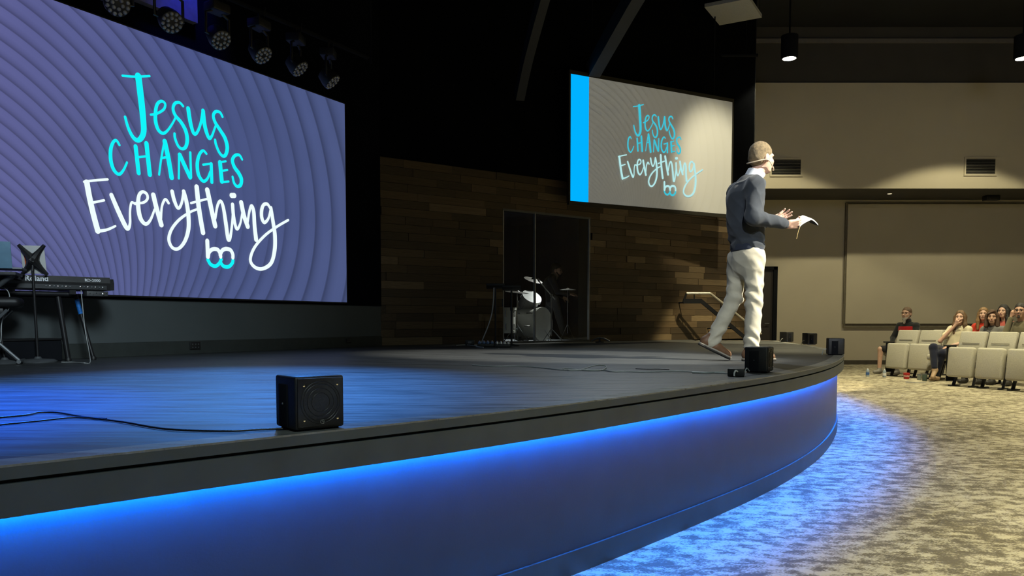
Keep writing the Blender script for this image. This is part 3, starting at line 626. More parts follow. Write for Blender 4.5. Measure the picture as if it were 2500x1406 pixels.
def ribbon(mb, pts, wd, z):
    n = 6 if len(pts) > 2 else 1
    P = cr([(x, y, 0) for x, y in pts], n); k = len(pts)
    W_ = [wd]*k if not isinstance(wd, list) else wd
    WW = [W_[min(int(i/n), k-1)]+(W_[min(int(i/n)+1, k-1)]-W_[min(int(i/n), k-1)])*((i % n)/n) for i in range(len(P))]
    vs = []; fs = []; m = len(P)
    # rounded ends
    seg = []
    t0 = (P[1]-P[0]).normalized(); t1 = (P[-1]-P[-2]).normalized()
    for a in (0.97, 0.75, 0.4): seg.append((P[0]-t0*WW[0]/2*a, WW[0]*math.sqrt(1-a*a), t0))
    for i in range(m): seg.append((P[i], WW[i], (P[min(i+1, m-1)]-P[max(i-1, 0)]).normalized()))
    for a in (0.4, 0.75, 0.97): seg.append((P[-1]+t1*WW[-1]/2*a, WW[-1]*math.sqrt(1-a*a), t1))
    for q, w_, t in seg:
        nn = Vector((-t.y, t.x, 0)); vs += [q+nn*w_/2+Vector((0, 0, z)), q-nn*w_/2+Vector((0, 0, z))]
    fs = [(2*i, 2*i+1, 2*i+3, 2*i+2) for i in range(len(seg)-1)]
    return mb.add(vs, fs)

# --- main LED screen
pS = mw0+nm*0.07; br_ = on_plane(847, 738, pS, nm); tr_ = on_plane(836, 252, pS, nm)
SH = tr_.z-br_.z; SWD = SH*16/9
org = Vector((br_.x, br_.y, br_.z))-dm*SWD       # lower left corner
SCL = SH/9
scr = thing('led_screen', 'big purple led screen with cyan and white lettering at the left', 'screen', tuple(org)); scr.rotation_euler = frame(dm, Vector((0, 0, 1)), nm).to_euler()
scr.scale = (SCL, SCL, SCL)
M['slide'] = slide_mat('purple_slide', [lin(94, 96, 150), lin(72, 84, 132), lin(74, 86, 130)], 1.0)
MB().add([(0, 0, 0), (16, 0, 0), (16, 9, 0), (0, 9, 0)], [(0, 1, 2, 3)]).build('display', M['slide'], scr, smooth=0)
MB().box((8, 4.5, -0.16), (16.1, 9.1, 0.3)).build('cabinet', M['blackpl'], scr, smooth=0)
mtx = frame(dm, Vector((0, 0, 1)), nm, org).inverted()
def to_slide(zx, zy):
    q = mtx @ on_plane(180+zx*0.36988, 160+zy*0.36984, pS, nm); return (q.x/SCL, q.y/SCL)
LM = {'cyan': emit('cyan_lettering', lin(18, 245, 250), 1.0), 'white': emit('white_lettering', lin(240, 255, 255), 1.0)}
ppm = (Vector(to_slide(800, 700))-Vector(to_slide(700, 700))).length/100
def letters(parent, mats, z, f=lambda x, y: (x, y), k=1.0):
    for i, (nm_, c, strokes) in enumerate(LET):
        mb = MB()
        for j, (pts, wd) in enumerate(strokes):
            P = [f(*to_slide(*p)) for p in pts]
            # widths follow the local scale of the traced enlargement
            sc = (Vector(to_slide(pts[0][0]+20, pts[0][1]))-Vector(to_slide(pts[0][0]-20, pts[0][1]))).length/40*0.55+(Vector(to_slide(pts[0][0], pts[0][1]+20))-Vector(to_slide(pts[0][0], pts[0][1]-20))).length/40*0.45
            wd2 = [w_*sc*k for w_ in wd] if isinstance(wd, list) else wd*sc*k
            ribbon(mb, P, wd2, z+j*0.004)
        mb.build(nm_, mats[c], parent, smooth=0)
letters(scr, LM, 0.03)

# --- projection screen on the right
# plane fixed by its left and right edges: right edge a metre in front of the plank wall
pr_top = on_y(1788, 248, 14.3); pr_bot = on_y(1786.5, 523.5, 14.3); pl_d = 12.68
pl_top = on_y(1394, 182, pl_d); pl_bot = on_y(1396, 491, pl_d)
up_ = Vector((pr_top.x-pl_top.x, pr_top.y-pl_top.y, 0)).normalized(); np_ = Vector((up_.y, -up_.x, 0))
zb = (pr_bot.z+pl_bot.z)/2; ztp = (pr_top.z+pl_top.z)/2
WP = (Vector((pr_top.x, pr_top.y, 0))-Vector((pl_top.x, pl_top.y, 0))).length; HP = ztp-zb
ps = thing('projection_screen', 'hanging projection screen with a blue bar at its left edge', 'screen', (pl_top.x, pl_top.y, zb)); ps.rotation_euler = frame(up_, Vector((0, 0, 1)), np_).to_euler()
bar = 0.10*WP
M['proj'] = slide_mat('projected_slide', [lin(92, 94, 92), lin(86, 87, 84), lin(70, 70, 66)], 1.0, base=(0.62, 0.62, 0.6), contrast=0.62)
pd = MB().add([(0, 0, 0), (16, 0, 0), (16, 9, 0), (0, 9, 0)], [(0, 1, 2, 3)]).build('picture', M['proj'], ps, smooth=0)
pd.location = (bar, 0, 0.002); pd.scale = ((WP-bar)/16, HP/9, 1)
MB().box((bar/2, HP/2, 0.0), (bar, HP, 0.004)).build('blue_bar', emit('projected_blue', lin(0, 178, 255), 1.0), ps, smooth=0)
MB().box((WP/2, -0.03, -0.02), (WP+0.06, 0.06, 0.06)).box((WP/2, HP+0.03, -0.02), (WP+0.06, 0.06, 0.06)).box((-0.02, HP/2, -0.02), (0.03, HP, 0.05)).box((WP+0.02, HP/2, -0.02), (0.03, HP, 0.05)).build('frame', mat('dark_screen_frame', (0.03, 0.028, 0.022), 0.5), ps, smooth=0)
MB().box((WP/2, HP/2, -0.03), (WP, HP, 0.04)).build('backing', M['black'], ps, smooth=0)
for t in (0.12, 0.88): MB().tube([(WP*t, HP+0.05, -0.03), (WP*t, CEIL-zb, -0.03)], 0.012, 6).build('hanger_rod', M['black'], ps)
LM2 = {'cyan': emit('projected_cyan', lin(60, 195, 215), 1.0), 'white': emit('projected_white', lin(180, 232, 232), 1.0)}
letters(pd, LM2, 0.004, f=lambda x, y: (8+(x-8)*1.07-0.25, 4.5+(y-4.5)*1.03))

# ---------------------------------------------------------------- row of wash lights over the LED screen
M['lensglass'] = mat('grey_led_lens', (0.36, 0.37, 0.38), 0.25, 0.3, var=0.1)
hp = pS+nm*0.6
fx = [(287, 10, 0.97), (420, 55, 0.86), (540, 99, 0.76), (643, 136, 0.62), (733, 169, 0.44), (812, 201, 0.34)]
ords = ['first', 'second', 'third', 'fourth', 'fifth', 'sixth']
truss0 = []
for i, (px, py, ct) in enumerate(fx):
    q = on_plane(px, py, hp, nm); tocam = (Vector((0, 0, HC))-q).normalized()
    rt = Vector((1, 0, 0)); sd = (Vector((0.66, 0.0, -0.75))-tocam*tocam.dot(Vector((0.66, 0, -0.75)))).normalized()
    n = (tocam*ct+sd*math.sqrt(1-ct*ct)).normalized()
    t = thing('wash_light', ords[i]+' moving led wash light from the left above the big screen', 'stage light', tuple(q), group='led wash lights above the big screen')
    a = n.cross(Vector((0, 0, 1))).normalized(); b = a.cross(n).normalized()
    MB().lathe((0, 0, 0), n, [(0.05, -0.17), (0.085, -0.15), (0.105, -0.06), (0.105, 0.0), (0.1, 0.004)], 28).build('head', M['blackpl'], t)
    k = 0
    for cnt, rad in ((1, 0.0), (6, 0.042), (12, 0.083)):
        if cnt == 1: continue
        for j in range(cnt):
            an = 2*math.pi*j/cnt+0.2; c = (a*math.cos(an)+b*math.sin(an))*rad
            MB().lathe(c+n*0.004, n, [(0.0175, 0), (0.0165, 0.004), (0.011, 0.010), (0.003, 0.012)], 10).build('lens', M['lensglass'], t)
    # yoke and base hanging from the pipe
    yk = MB(); c0 = -n*0.07
    for s_ in (-1, 1):
        yk.tube([c0+a*s_*0.10, c0+a*s_*0.135, c0+a*s_*0.135+Vector((0, 0, 0.2)), c0+a*s_*0.06+Vector((0, 0, 0.235))], 0.014, 8)
    yk.build('yoke', M['blackmt'], t)
    MB().box(c0+Vector((0, 0, 0.275)), (0.2, 0.16, 0.09), Matrix.Rotation(math.atan2(a.y, a.x), 3, 'Z'), bev=0.012).build('base', M['blackpl'], t)
    MB().tube([c0+Vector((0, 0, 0.3)), c0+Vector((0, 0, 0.42))], 0.015, 8).tube([c0+Vector((0.05, 0, 0.3)), c0+Vector((0.07, 0, 0.45))], 0.003, 6).build('clamp', M['blackmt'], t)
    truss0.append(q+c0+Vector((0, 0, 0.43)))
zz = sum(p.z for p in truss0)/6; d1 = (truss0[-1]-truss0[0]); d1.z = 0; d1.normalize()
pp = thing('lighting_pipe', 'black pipe carrying the wash lights', 'lighting pipe', (truss0[0].x, truss0[0].y, zz))
MB().tube([truss0[0]-d1*2.0, truss0[-1]+d1*0.7], 0.025, 12).build('pipe', M['black'], pp, world=True)
for t in (-1.5, 1.2, 3.4):
    q = truss0[0]+d1*t; MB().tube([q, (q.x, q.y, CEIL)], 0.012, 6).build('drop_rod', M['black'], pp, world=True)
# a blue lit bulkhead behind the second light, washed by a lamp on the pipe
q0 = on_plane(383, -60, pS+nm*0.02, nm); q1 = on_plane(487, 10, pS+nm*0.02, nm)
bk = MB(); s0 = (q0-mwb).dot(dm); s1 = (on_plane(482, 20, pS+nm*0.02, nm)-mwb).dot(dm); zb0 = on_plane(440, 42, pS, nm).z
mbk = MB(); wall_box(mbk, mwb, dm, nm, s0-2.5, s1, zb0, zb0+1.6, 0.0, 0.09)
o = mbk.build('trim_2', mat('grey_bulkhead_paint', (0.2, 0.2, 0.22), 0.7), smooth=0); tag(o, 'bulkhead panel above the big screen lit blue', 'bulkhead', kind='structure')
tg = on_plane(455, 4, pS+nm*0.02, nm); lc = tg+nm*0.42-dm*0.05+Vector((0, 0, 0.75)); spot('blue_uplight', tuple(lc), tuple(tg+Vector((0, 0, 0.1))), 60, (0.03, 0.05, 1.0), 30, 0.8)

# ---------------------------------------------------------------- small boxes and stage furniture
def speaker(px, py, nd, label, cable=None):
    p = on_z(px, py); n = Vector((nd[0], nd[1], 0)).normalized()
    t = thing('monitor_speaker', label, 'speaker', (p.x, p.y, STZ), math.atan2(n.y, n.x)+math.pi/2, group='small black cube speakers along the stage edge')
    # local: front faces -y
    S = 0.165
    MB().box((0, 0, S/2+0.006), (S, 0.15, S), bev=0.008).build('cabinet', M['blackpl'], t)
    g = MB().box((0, -0.077, S/2+0.006), (S-0.012, 0.006, S-0.012), bev=0.0025).build('grille', mat('speaker_grille', (0.006, 0.006, 0.008), 0.35, 0.2, bump=0.4, bscale=900) if 'grl' not in M else M['grl'], t); M['grl'] = g.data.materials[0]
    for rr in (0.030, 0.044, 0.058, 0.066):
        MB().tube([(rr*math.cos(a*math.pi/18), -0.0805, S/2+0.006+rr*math.sin(a*math.pi/18)) for a in range(37)], 0.0012, 6, caps=False).build('grille_ring', M['blackmt'], g)
    for sx in (-1, 1):
        for sz in (-1, 1):
            MB().lathe((sx*0.056, -0.0795, S/2+0.006+sz*0.054), (0, -1, 0), [(0.004, 0), (0.0035, 0.002), (0.001, 0.0025)], 10).build('screw', M['chrome'], g)
    lg = MB(); c = Vector((0.004, -0.0806, 0.027)); h = 0.0055
    for a, b in (((-h, -h), (h, -h)), ((h, -h), (h, h)), ((h, h), (-h, h)), ((-h, h), (-h, -h))): lg.tube([c+Vector((a[0], 0, a[1])), c+Vector((b[0], 0, b[1]))], 0.0006, 6)
    lg.tube([c+Vector((h*math.cos(x*math.pi/16)*1.6-h*0.9, 0, h*math.sin(x*math.pi/16)*1.6-h*0.9)) for x in range(1, 8)], 0.0006, 6)
    lg.build('logo_mark', M['cablew'], t)
    for sx in (-1, 1):       # recessed bracket slots on the sides
        MB().box((sx*(S/2+0.0005), 0.012, S/2-0.006), (0.005, 0.062, S-0.03), bev=0.002).build('side_slot', M['black'], t)
        MB().lathe((sx*(S/2+0.003), 0.012, S/2), (sx, 0, 0), [(0.004, 0), (0.003, 0.002), (0.001, 0.0025)], 10).build('bolt', M['greymt'], t)
    for sx in (-1, 1): MB().box((sx*0.06, 0.0, 0.004), (0.02, 0.12, 0.008)).build('foot', M['black'], t)
    if cable:
        L_ = [t.matrix_basis]
        MB().tube(cr(cable, 6), 0.0035, 6).build('plug_lead', M['cablew'], t)
    return t
speaker(757, 1044, (0.637, -0.77), 'black cube speaker with round driver nearest the camera')
speaker(1852, 908, (0.86, -0.51), 'black cube speaker in front of the preacher', cable=[(-0.09, 0.04, 0.01), (-0.12, 0.05, 0.03), (-0.14, 0.06, 0.0)])
speaker(2038, 866, (0.97, -0.25), 'black cube speaker at the rightmost bend of the stage edge', cable=[(0.0, 0.08, 0.06), (0.0, 0.11, 0.05), (0.02, 0.12, 0.0)])
speaker(1976, 841, (1.0, 0.12), 'black cube speaker on the far stage edge, second from the door', cable=[(0.0, 0.08, 0.06), (0.0, 0.11, 0.05), (0.02, 0.12, 0.0)])
speaker(1920, 835, (0.9, 0.43), 'black cube speaker on the far stage edge closest to the door', cable=[(0.0, 0.08, 0.06), (0.0, 0.11, 0.05), (0.02, 0.12, 0.0)])
# junction box beside the preacher's speaker
p = on_z(1797, 918); t = thing('power_box', 'small black power box with a white plug beside the middle speaker', 'power box', (p.x, p.y, STZ), R(-20))
MB().box((0, 0, 0.024), (0.1, 0.06, 0.046), bev=0.004).build('body', M['blackpl'], t)
MB().tube(cr([(0.01, -0.03, 0.03), (0.0, -0.045, 0.036), (-0.008, -0.05, 0.02), (-0.008, -0.05, 0.003)], 5), 0.0055, 8).build('plug', M['white'], t)

def cable(pts, r, m, label, lift=None):
    P = [on_z(x, y, STZ+r+(lift or {}).get(i, 0)) for i, (x, y) in enumerate(pts)]
    o = MB().tube(cr(P, 6), r, 8).build('cable', m); return tag(o, label, 'cable')
cable([(690, 1046), (620, 1049), (560, 1052), (450, 1050), (380, 1044), (300, 1030), (200, 1017), (140, 1007), (95, 1007), (65, 1013), (0, 1019), (-80, 1026)], 0.0035, M['blackpl'], 'black cable running left from the nearest speaker, the longer one')
cable([(260, 1022), (180, 1019), (100, 1027), (40, 1033), (0, 1037), (-80, 1046)], 0.003, M['blackpl'], 'short black cable curling beneath the longer one at the stage left edge')
cable([(1153, 891), (1200, 894), (1250, 894), (1290, 895), (1335, 899), (1370, 903), (1400, 903), (1420, 902), (1436, 897), (1455, 892), (1474, 892), (1480, 897), (1470, 903), (1450, 905), (1425, 904), (1400, 901), (1375, 900), (1390, 904), (1440, 903), (1475, 904), (1495, 907), (1530, 907), (1582, 908), (1650, 906), (1700, 908), (1750, 910), (1780, 912)], 0.004, M['cablew'], 'pale grey cable with a loop lying across the stage deck', lift={8: 0.01, 9: 0.018, 10: 0.012})
cable([(1552, 900), (1580, 901), (1610, 901), (1634, 902)], 0.003, M['blackpl'], 'thin dark cord lying alone on the deck near the preacher')
cable([(1690, 909), (1720, 910), (1742, 909), (1768, 908)], 0.006, M['cablew'], 'doubled end of grey cable beside the power box')
cable([(1115, 843), (1140, 842), (1160, 844), (1190, 843), (1225, 842)], 0.007, M['cablew'], 'pale cable bundle on the deck by the pedal boards')

# wall sockets in the baseboard
for x, y, s, lab in ((476, 844, 0.13, 'black socket plate low on the wall under the big screen lettering'), (851, 832, 0.09, 'smaller black socket plate under the right end of the big screen')):
    q = on_plane(x, y, pS-nm*0.05, nm); t = thing('wall_socket', lab, 'socket', tuple(q)); t.rotation_euler = frame(dm, -nm, Vector((0, 0, 1))).to_euler()
    MB().box((0, 0, 0), (s, 0.02, s*0.62), bev=0.004).build('plate', M['blackpl'], t)
    for i in (-1, 0, 1):
        for k in (-1, 1): MB().box((i*s*0.28, -0.011, k*s*0.13), (0.012, 0.004, 0.012)).build('outlet', M['greymt'], t)
# ---------------------------------------------------------------- keyboard corner at stage left
KA = R(46); kd = Vector((math.sin(KA), math.cos(KA), 0)); kn = Vector((math.cos(KA), -math.sin(KA), 0))   # along, and towards the audience
kr = on_y(268, 678, 6.9)                      # right end, top rear edge
kz = kr.z
kb = thing('stage_keyboard', 'black digital piano seen from behind with white lettering', 'keyboard', (kr.x, kr.y, kz), math.atan2(kd.y, kd.x))
# local: x along (0 at right end, negative to the left), y away from audience, z up
LK = 1.41
def ysec(mb, x0, x1, prof):
    n = len(prof); return mb.add([(x, y, z) for x in (x0, x1) for y, z in prof], [tuple(range(n)), tuple(range(2*n-1, n-1, -1))]+[(i, (i+1) % n, n+(i+1) % n, n+i) for i in range(n)])
prof = [(0.0, -0.115), (-0.012, -0.05), (0.0, 0.0), (0.12, 0.0), (0.2, -0.035), (0.37, -0.05), (0.37, -0.115)]
ysec(MB(), -LK, 0, prof).build('case', M['blackpl'], kb, smooth=20)
ysec(MB(), 0, 0.035, [(0.005, -0.11), (0.0, -0.05), (0.02, -0.012), (0.12, -0.01), (0.36, -0.055), (0.36, -0.11)]).build('end_cap', M['blackpl'], kb, smooth=20)
ysec(MB(), -LK+0.02, -0.03, [(-0.0125, -0.108), (-0.0065, -0.062), (-0.002, -0.062), (-0.006, -0.108)]).build('connector_panel', M['greymt'] if False else mat('dark_rear_panel', (0.03, 0.032, 0.035), 0.4, 0.3), kb, smooth=0)
for i in range(36):
    MB().box((-0.06-i*0.036, 0.29, -0.043), (0.033, 0.14, 0.014)).build('key', M['white'], kb, smooth=0) if i % 1 == 0 else None
for i in range(14):
    x = -0.06-i*0.03-(0.05 if i > 6 else 0); MB().lathe((x, -0.012, -0.088), (0, -1, 0), [(0.006, 0), (0.006, 0.006), (0.003, 0.007)], 8).build('socket', M['chrome'] if i % 2 == 0 else M['greymt'], kb)
wl = mat('white_print', (0.75, 0.77, 0.8), 0.5)
def kt(body, size, x, z, nm_, bold):
    return text_mesh(body, size, nm_, wl, kb, Matrix.Translation((x, -0.0137, z)) @ frame(Vector((1, 0, 0)), Vector((0, 0.233, 0.972)), Vector((0, -0.972, 0.233))), 0.0008, bold)
kt('Roland', 0.062, -0.655, -0.047, 'brand_lettering', 0.0012)
kt('RD-2000', 0.034, -0.205, -0.040, 'model_lettering', 0.0008)
lg = MB()
for a, b in (((-0.745, -0.045), (-0.745, -0.008)), ((-0.745, -0.008), (-0.685, -0.008)), ((-0.737, -0.042), (-0.737, -0.016)), ((-0.737, -0.016), (-0.695, -0.016)), ((-0.695, -0.016), (-0.695, -0.028)), ((-0.695, -0.028), (-0.727, -0.028)), ((-0.727, -0.028), (-0.68, -0.045)), ((-0.685, -0.008), (-0.68, -0.045))):
    f_ = lambda q: Vector((q[0], -0.0135+0.24*(q[1]+0.05), q[1])); lg.tube([f_(a), f_(b)], 0.0022, 6)
lg.build('logo_mark', wl, kb)
# stand
ks = thing('keyboard_stand', 'black keyboard stand with slanted tube legs', 'stand', tuple(on_z(196, 884)))
zt_ = kz-0.115
pk = lambda x, y: kr+kd*x-kn*y
for x in (-1.3, -0.75, -0.30): MB().box(pk(x, 0.18)+Vector((0, 0, -0.135)), (0.05, 0.38, 0.036), Matrix.Rotation(math.atan2(kd.y, kd.x), 3, 'Z')).build('support_arm', M['blackmt'], ks, world=True)
MB().tube([pk(-1.38, 0.04)+Vector((0, 0, -0.152)), pk(-0.3, 0.04)+Vector((0, 0, -0.152))], 0.022, 10).build('crossbar', M['blackmt'], ks, world=True)
f1, f2 = on_z(167, 882), on_z(228, 878)
a1 = on_y(140, 712, f1.y+0.0); a2 = on_y(184, 716, f2.y+0.0); a1.z = a2.z = zt_-0.03
MB().tube([a1, f1+Vector((0, 0, 0.012))], 0.022, 10).build('leg', M['blackmt'], ks, world=True)
lg2 = MB().tube([a2, f2+Vector((0, 0, 0.012))], 0.017, 10).build('leg', M['blackmt'], ks, world=True)
MB().tube([a2.lerp(f2, 0.08), a2.lerp(f2, 0.30)], 0.0195, 10).build('tape_wrap', mat('blue_tape', (0.01, 0.18, 0.62), 0.6, var=0.3, scale=60), ks, world=True)['label'] = 'bright blue tape'
for sgn in (-1,):
    g1, g2 = f1-kd*1.15, f2-kd*1.15
    MB().tube([a1-kd*1.0, g1+Vector((0, 0, 0.012))], 0.022, 10).build('leg', M['blackmt'], ks, world=True)
    MB().tube([a2-kd*1.0, g2+Vector((0, 0, 0.012))], 0.017, 10).build('leg', M['blackmt'], ks, world=True)
for p in (f1, f2): MB().lathe((p.x, p.y, STZ), (0, 0, 1), [(0.024, 0), (0.026, 0.02), (0.018, 0.035)], 12).build('rubber_foot', M['blackpl'], ks, world=True)
# small interface box under the keyboard's right end
q = on_y(238, 717, 6.78); t = thing('interface_box', 'small audio box with silver knobs under the keyboard end', 'audio box', tuple(q), math.atan2(kd.y, kd.x))
MB().box((0, 0.06, 0), (0.17, 0.12, 0.042), bev=0.004).build('case', mat('grey_box_face', (0.06, 0.062, 0.065), 0.5), t)
for i, (x, z, r) in enumerate(((-0.06, 0.004, 0.004), (-0.035, -0.008, 0.003), (-0.01, 0.006, 0.004), (0.02, 0.004, 0.005), (0.045, -0.002, 0.011), (0.07, 0.008, 0.005))):
    MB().lathe((x, 0.0, z), (0, -1, 0), [(r, 0), (r*0.9, 0.008), (r*0.4, 0.01)], 12).build('knob', M['chrome'], t)
# lead dangling down the leg
pl = [on_y(197, 700, 6.75), on_y(201, 740, 6.72), on_y(206, 790, 6.7), on_y(211, 825, 6.68), on_y(216, 850, 6.66), on_z(220, 884, STZ+0.006), on_z(205, 886, STZ+0.006), on_z(180, 884, STZ+0.006), on_z(150, 884, STZ+0.006)]
tag(MB().tube(cr(pl, 6), 0.0035, 8).build('cable', M['cablew']), 'thin grey lead dangling from the keyboard down its right leg', 'cable')
# tablet on a round base stand
b0 = on_z(93, 885)
ts = thing('tablet_stand', 'black tablet stand with a heavy round base and cross shaped holder', 'stand', tuple(b0))
MB().lathe((0, 0, 0), (0, 0, 1), [(0.138, 0), (0.142, 0.012), (0.12, 0.026), (0.03, 0.034), (0.02, 0.05)], 32).build('base', M['greymt'], ts)
tp = on_y(80, 662, b0.y); MB().tube([(0, 0, 0.03), tp-b0], 0.011, 10).build('pole', M['blackmt'], ts)
tc_ = on_y(82, 634, b0.y+0.03)
tf = Vector((0.25, -0.9, -0.25)).normalized(); tx = tf.cross(Vector((0, 0, 1))).normalized()*-1; ty = tf.cross(tx)*-1
if ty.z < 0: ty = -ty
TM = frame(tx, ty, tf, tc_)
tb = thing('tablet', 'white tablet held in the cross shaped holder', 'tablet', tuple(tc_)); tb.rotation_euler = TM.to_euler()
MB().box((0, 0, 0), (0.175, 0.235, 0.008), bev=0.003).build('body', M['white'], tb)
MB().box((-0.05, 0.0, 0.0045), (0.03, 0.1, 0.001)).build('sticker', mat('orange_sticker', (0.75, 0.16, 0.06), 0.5, var=0.3, scale=30), tb)['label'] = 'orange sticker'
hd = MB()
for sx in (-1, 1):
    for sy in (-1, 1):
        pts = [TM @ Vector((0, 0, 0.016)), TM @ Vector((sx*0.035, sy*0.05, 0.016)), TM @ Vector((sx*0.095, sy*0.125, 0.014))]
        hd.tube([p-b0 for p in cr(pts, 4)], 0.02, 8, radii=[0.05, 0.046, 0.04, 0.033, 0.027, 0.022, 0.018, 0.016, 0.014])
hd.build('holder', M['blackpl'], ts)
MB().tube([tp-b0, (TM @ Vector((0, -0.03, 0.03)))-b0], 0.012, 8).build('tilt_joint', M['blackmt'], ts)
# microphone stand at the left edge
m0 = on_z(12, 888); ms = thing('microphone_stand', 'microphone stand with round grey base at the left edge', 'stand', tuple(m0))
MB().lathe((0, 0, 0), (0, 0, 1), [(0.122, 0), (0.127, 0.012), (0.1, 0.026), (0.03, 0.034), (0.02, 0.05)], 32).build('base', M['greymt'], ms)
mt = on_y(-14, 710, m0.y); MB().tube([(0, 0, 0.03), mt-m0], 0.011, 10).build('pole', M['blackmt'], ms)
mp0, mp1 = on_y(-2, 697, m0.y-0.12), on_y(25, 674, m0.y-0.12)
MB().tube([mt-m0, mp0-m0], 0.01, 8).build('clip', M['blackmt'], ms)
mm = thing('microphone', 'grey microphone clipped to the stand at the left edge', 'microphone', tuple(mp0))
MB().tube([(0, 0, 0), (mp1-mp0)*0.6, mp1-mp0], 0.02, 12, radii=[0.017, 0.022, 0.026]).build('handle', M['greymt'], mm)
MB().lathe(tuple((mp1-mp0)), (mp1-mp0), [(0.026, -0.005), (0.03, 0.01), (0.024, 0.03), (0.008, 0.04)], 16).build('grille', M['greymt'], mm)
cbl = [on_y(10, 703, m0.y-0.02), on_y(20, 712, m0.y-0.03), on_y(24, 730, m0.y-0.03), on_y(21, 755, m0.y-0.03), on_y(10, 770, m0.y-0.02), on_y(4, 790, m0.y), on_y(2, 830, m0.y-0.02), on_z(-10, 884, STZ+0.01)]
tag(MB().tube(cr(cbl, 6), 0.0035, 8).build('cable', M['cablew']), 'thin lead hanging from the microphone at the left edge', 'cable')
# laptop on the keyboard corner
lp = on_y(-6, 657, 6.1)
t = thing('laptop', 'open laptop with pale blue lid at the left edge', 'laptop', tuple(lp), math.atan2(kd.y, kd.x)-0.35)
MB().box((0, 0.12, 0.01), (0.33, 0.23, 0.016), bev=0.004).build('keyboard_base', M['greymt'], t)
MB().box((-0.05, -0.03, 0.11), (0.30, 0.008, 0.21), Matrix.Rotation(R(14), 3, 'X'), bev=0.003).build('lid', mat('pale_blue_lid', (0.16, 0.30, 0.42), 0.45), t)
t = thing('laptop_shelf', 'black shelf under the laptop clamped to the keyboard', 'shelf', tuple(lp+Vector((0, 0, -0.02))), math.atan2(kd.y, kd.x)-0.35)
MB().box((-0.06, 0.1, -0.015), (0.38, 0.3, 0.03), bev=0.006).build('tray', M['blackpl'], t)
MB().box((0.1, 0.12, -0.035), (0.05, 0.05, 0.02)).build('bracket', M['blackpl'], t)
# keyboard bench
bc = on_y(-34, 738, 6.25); t = thing('keyboard_bench', 'black padded keyboard bench with crossed metal legs at left', 'bench', (bc.x, bc.y, STZ), R(25))
hb = bc.z-STZ
MB().box((0, 0, hb), (0.5, 0.3, 0.085), bev=0.04).build('cushion', M['blackpl'], t)
MB().box((0, 0, hb-0.075), (0.26, 0.2, 0.06), bev=0.006).build('seat_plate', M['blackmt'], t)
for sy in (-0.12, 0.12):
    for sx in (-1, 1):
        MB().tube([(-sx*0.16, sy, hb-0.06), (sx*0.23, sy, 0.025)], 0.014, 8).build('leg', M['greymt'], t)
    MB().lathe((0.035, sy, hb*0.45), (0, 1, 0), [(0.018, -0.02), (0.022, 0.0), (0.018, 0.02)], 12).build('pivot', M['chrome'], t)
for sx in (-1, 1): MB().tube([(sx*0.23, -0.17, 0.02), (sx*0.23, 0.17, 0.02)], 0.016, 10).build('foot_bar', M['greymt'], t)
# low dark box against the wall
rc = mwb+dm*((on_plane(70, 850, pS, nm)-mwb).dot(dm))+nm*0.20
t = thing('low_riser', 'low dark box on the deck behind the keyboard', 'box', (rc.x, rc.y, STZ), math.atan2(dm.y, dm.x))
MB().box((-0.62, 0, 0.09), (1.5, 0.3, 0.18), bev=0.01).build('body', M['black'], t); MB().box((-0.62, 0, 0.188), (1.52, 0.32, 0.016), bev=0.004).build('lid', M['blackpl'], t)

# ---------------------------------------------------------------- music stands and pedal boards before the booth
def mixer_stand(px, ytop, label, zc, lit):
    b = on_z(px, 844); t = thing('mixer_stand', label, 'stand', tuple(b))
    tp = on_y(px, ytop, b.y); h = tp.z-STZ
    MB().lathe((0, 0, 0), (0, 0, 1), [(0.11, 0), (0.11, 0.012), (0.03, 0.022), (0.016, 0.03)], 24).build('base', M['blackmt'], t)
    MB().tube([(0, 0, 0.02), (0, 0, h)], 0.014, 10).build('pole', M['blackmt'], t)
    MB().lathe((0, 0, h*0.62), (0, 0, 1), [(0.02, 0), (0.022, 0.03), (0.016, 0.06)], 12).build('collar', M['blackmt'], t)
    MB().box((0, 0, h+0.02), (0.26, 0.16, 0.03), Matrix.Rotation(R(-15), 3, 'X'), bev=0.005).build('mixer', M['blackpl'], t)
    MB().box((0.0, -0.05, h+0.036), (0.1, 0.05, 0.02), Matrix.Rotation(R(-15), 3, 'X'), bev=0.004).build('display', lit, t)
    for i in range(4): MB().lathe((-0.09+i*0.06, 0.035, h+0.045), (0, 0, 1), [(0.008, 0), (0.007, 0.014), (0.003, 0.015)], 8).build('knob', M['greymt'], t)
    return t
mixer_stand(1210, 702, 'thin black mixer stand standing left of the drum booth glass', 0, M['white'])
mixer_stand(1249, 706, 'thin black mixer stand with blue glowing display before the drums', 0, emit('blue_display', lin(60, 90, 220), 0.8))
ym = on_z(1210, 844).y-0.06
pl = [on_y(1206, 702, ym), on_y(1205, 730, ym), on_y(1201, 765, ym), on_y(1192, 795, ym), on_y(1182, 820, ym), on_z(1172, 843, STZ+0.008), on_z(1163, 846, STZ+0.008), on_z(1180, 848, STZ+0.008)]
tag(MB().tube(cr(pl, 6), 0.008, 8).build('cable', M['cablew']), 'pale cable hanging from the mixer stand to the deck', 'cable')
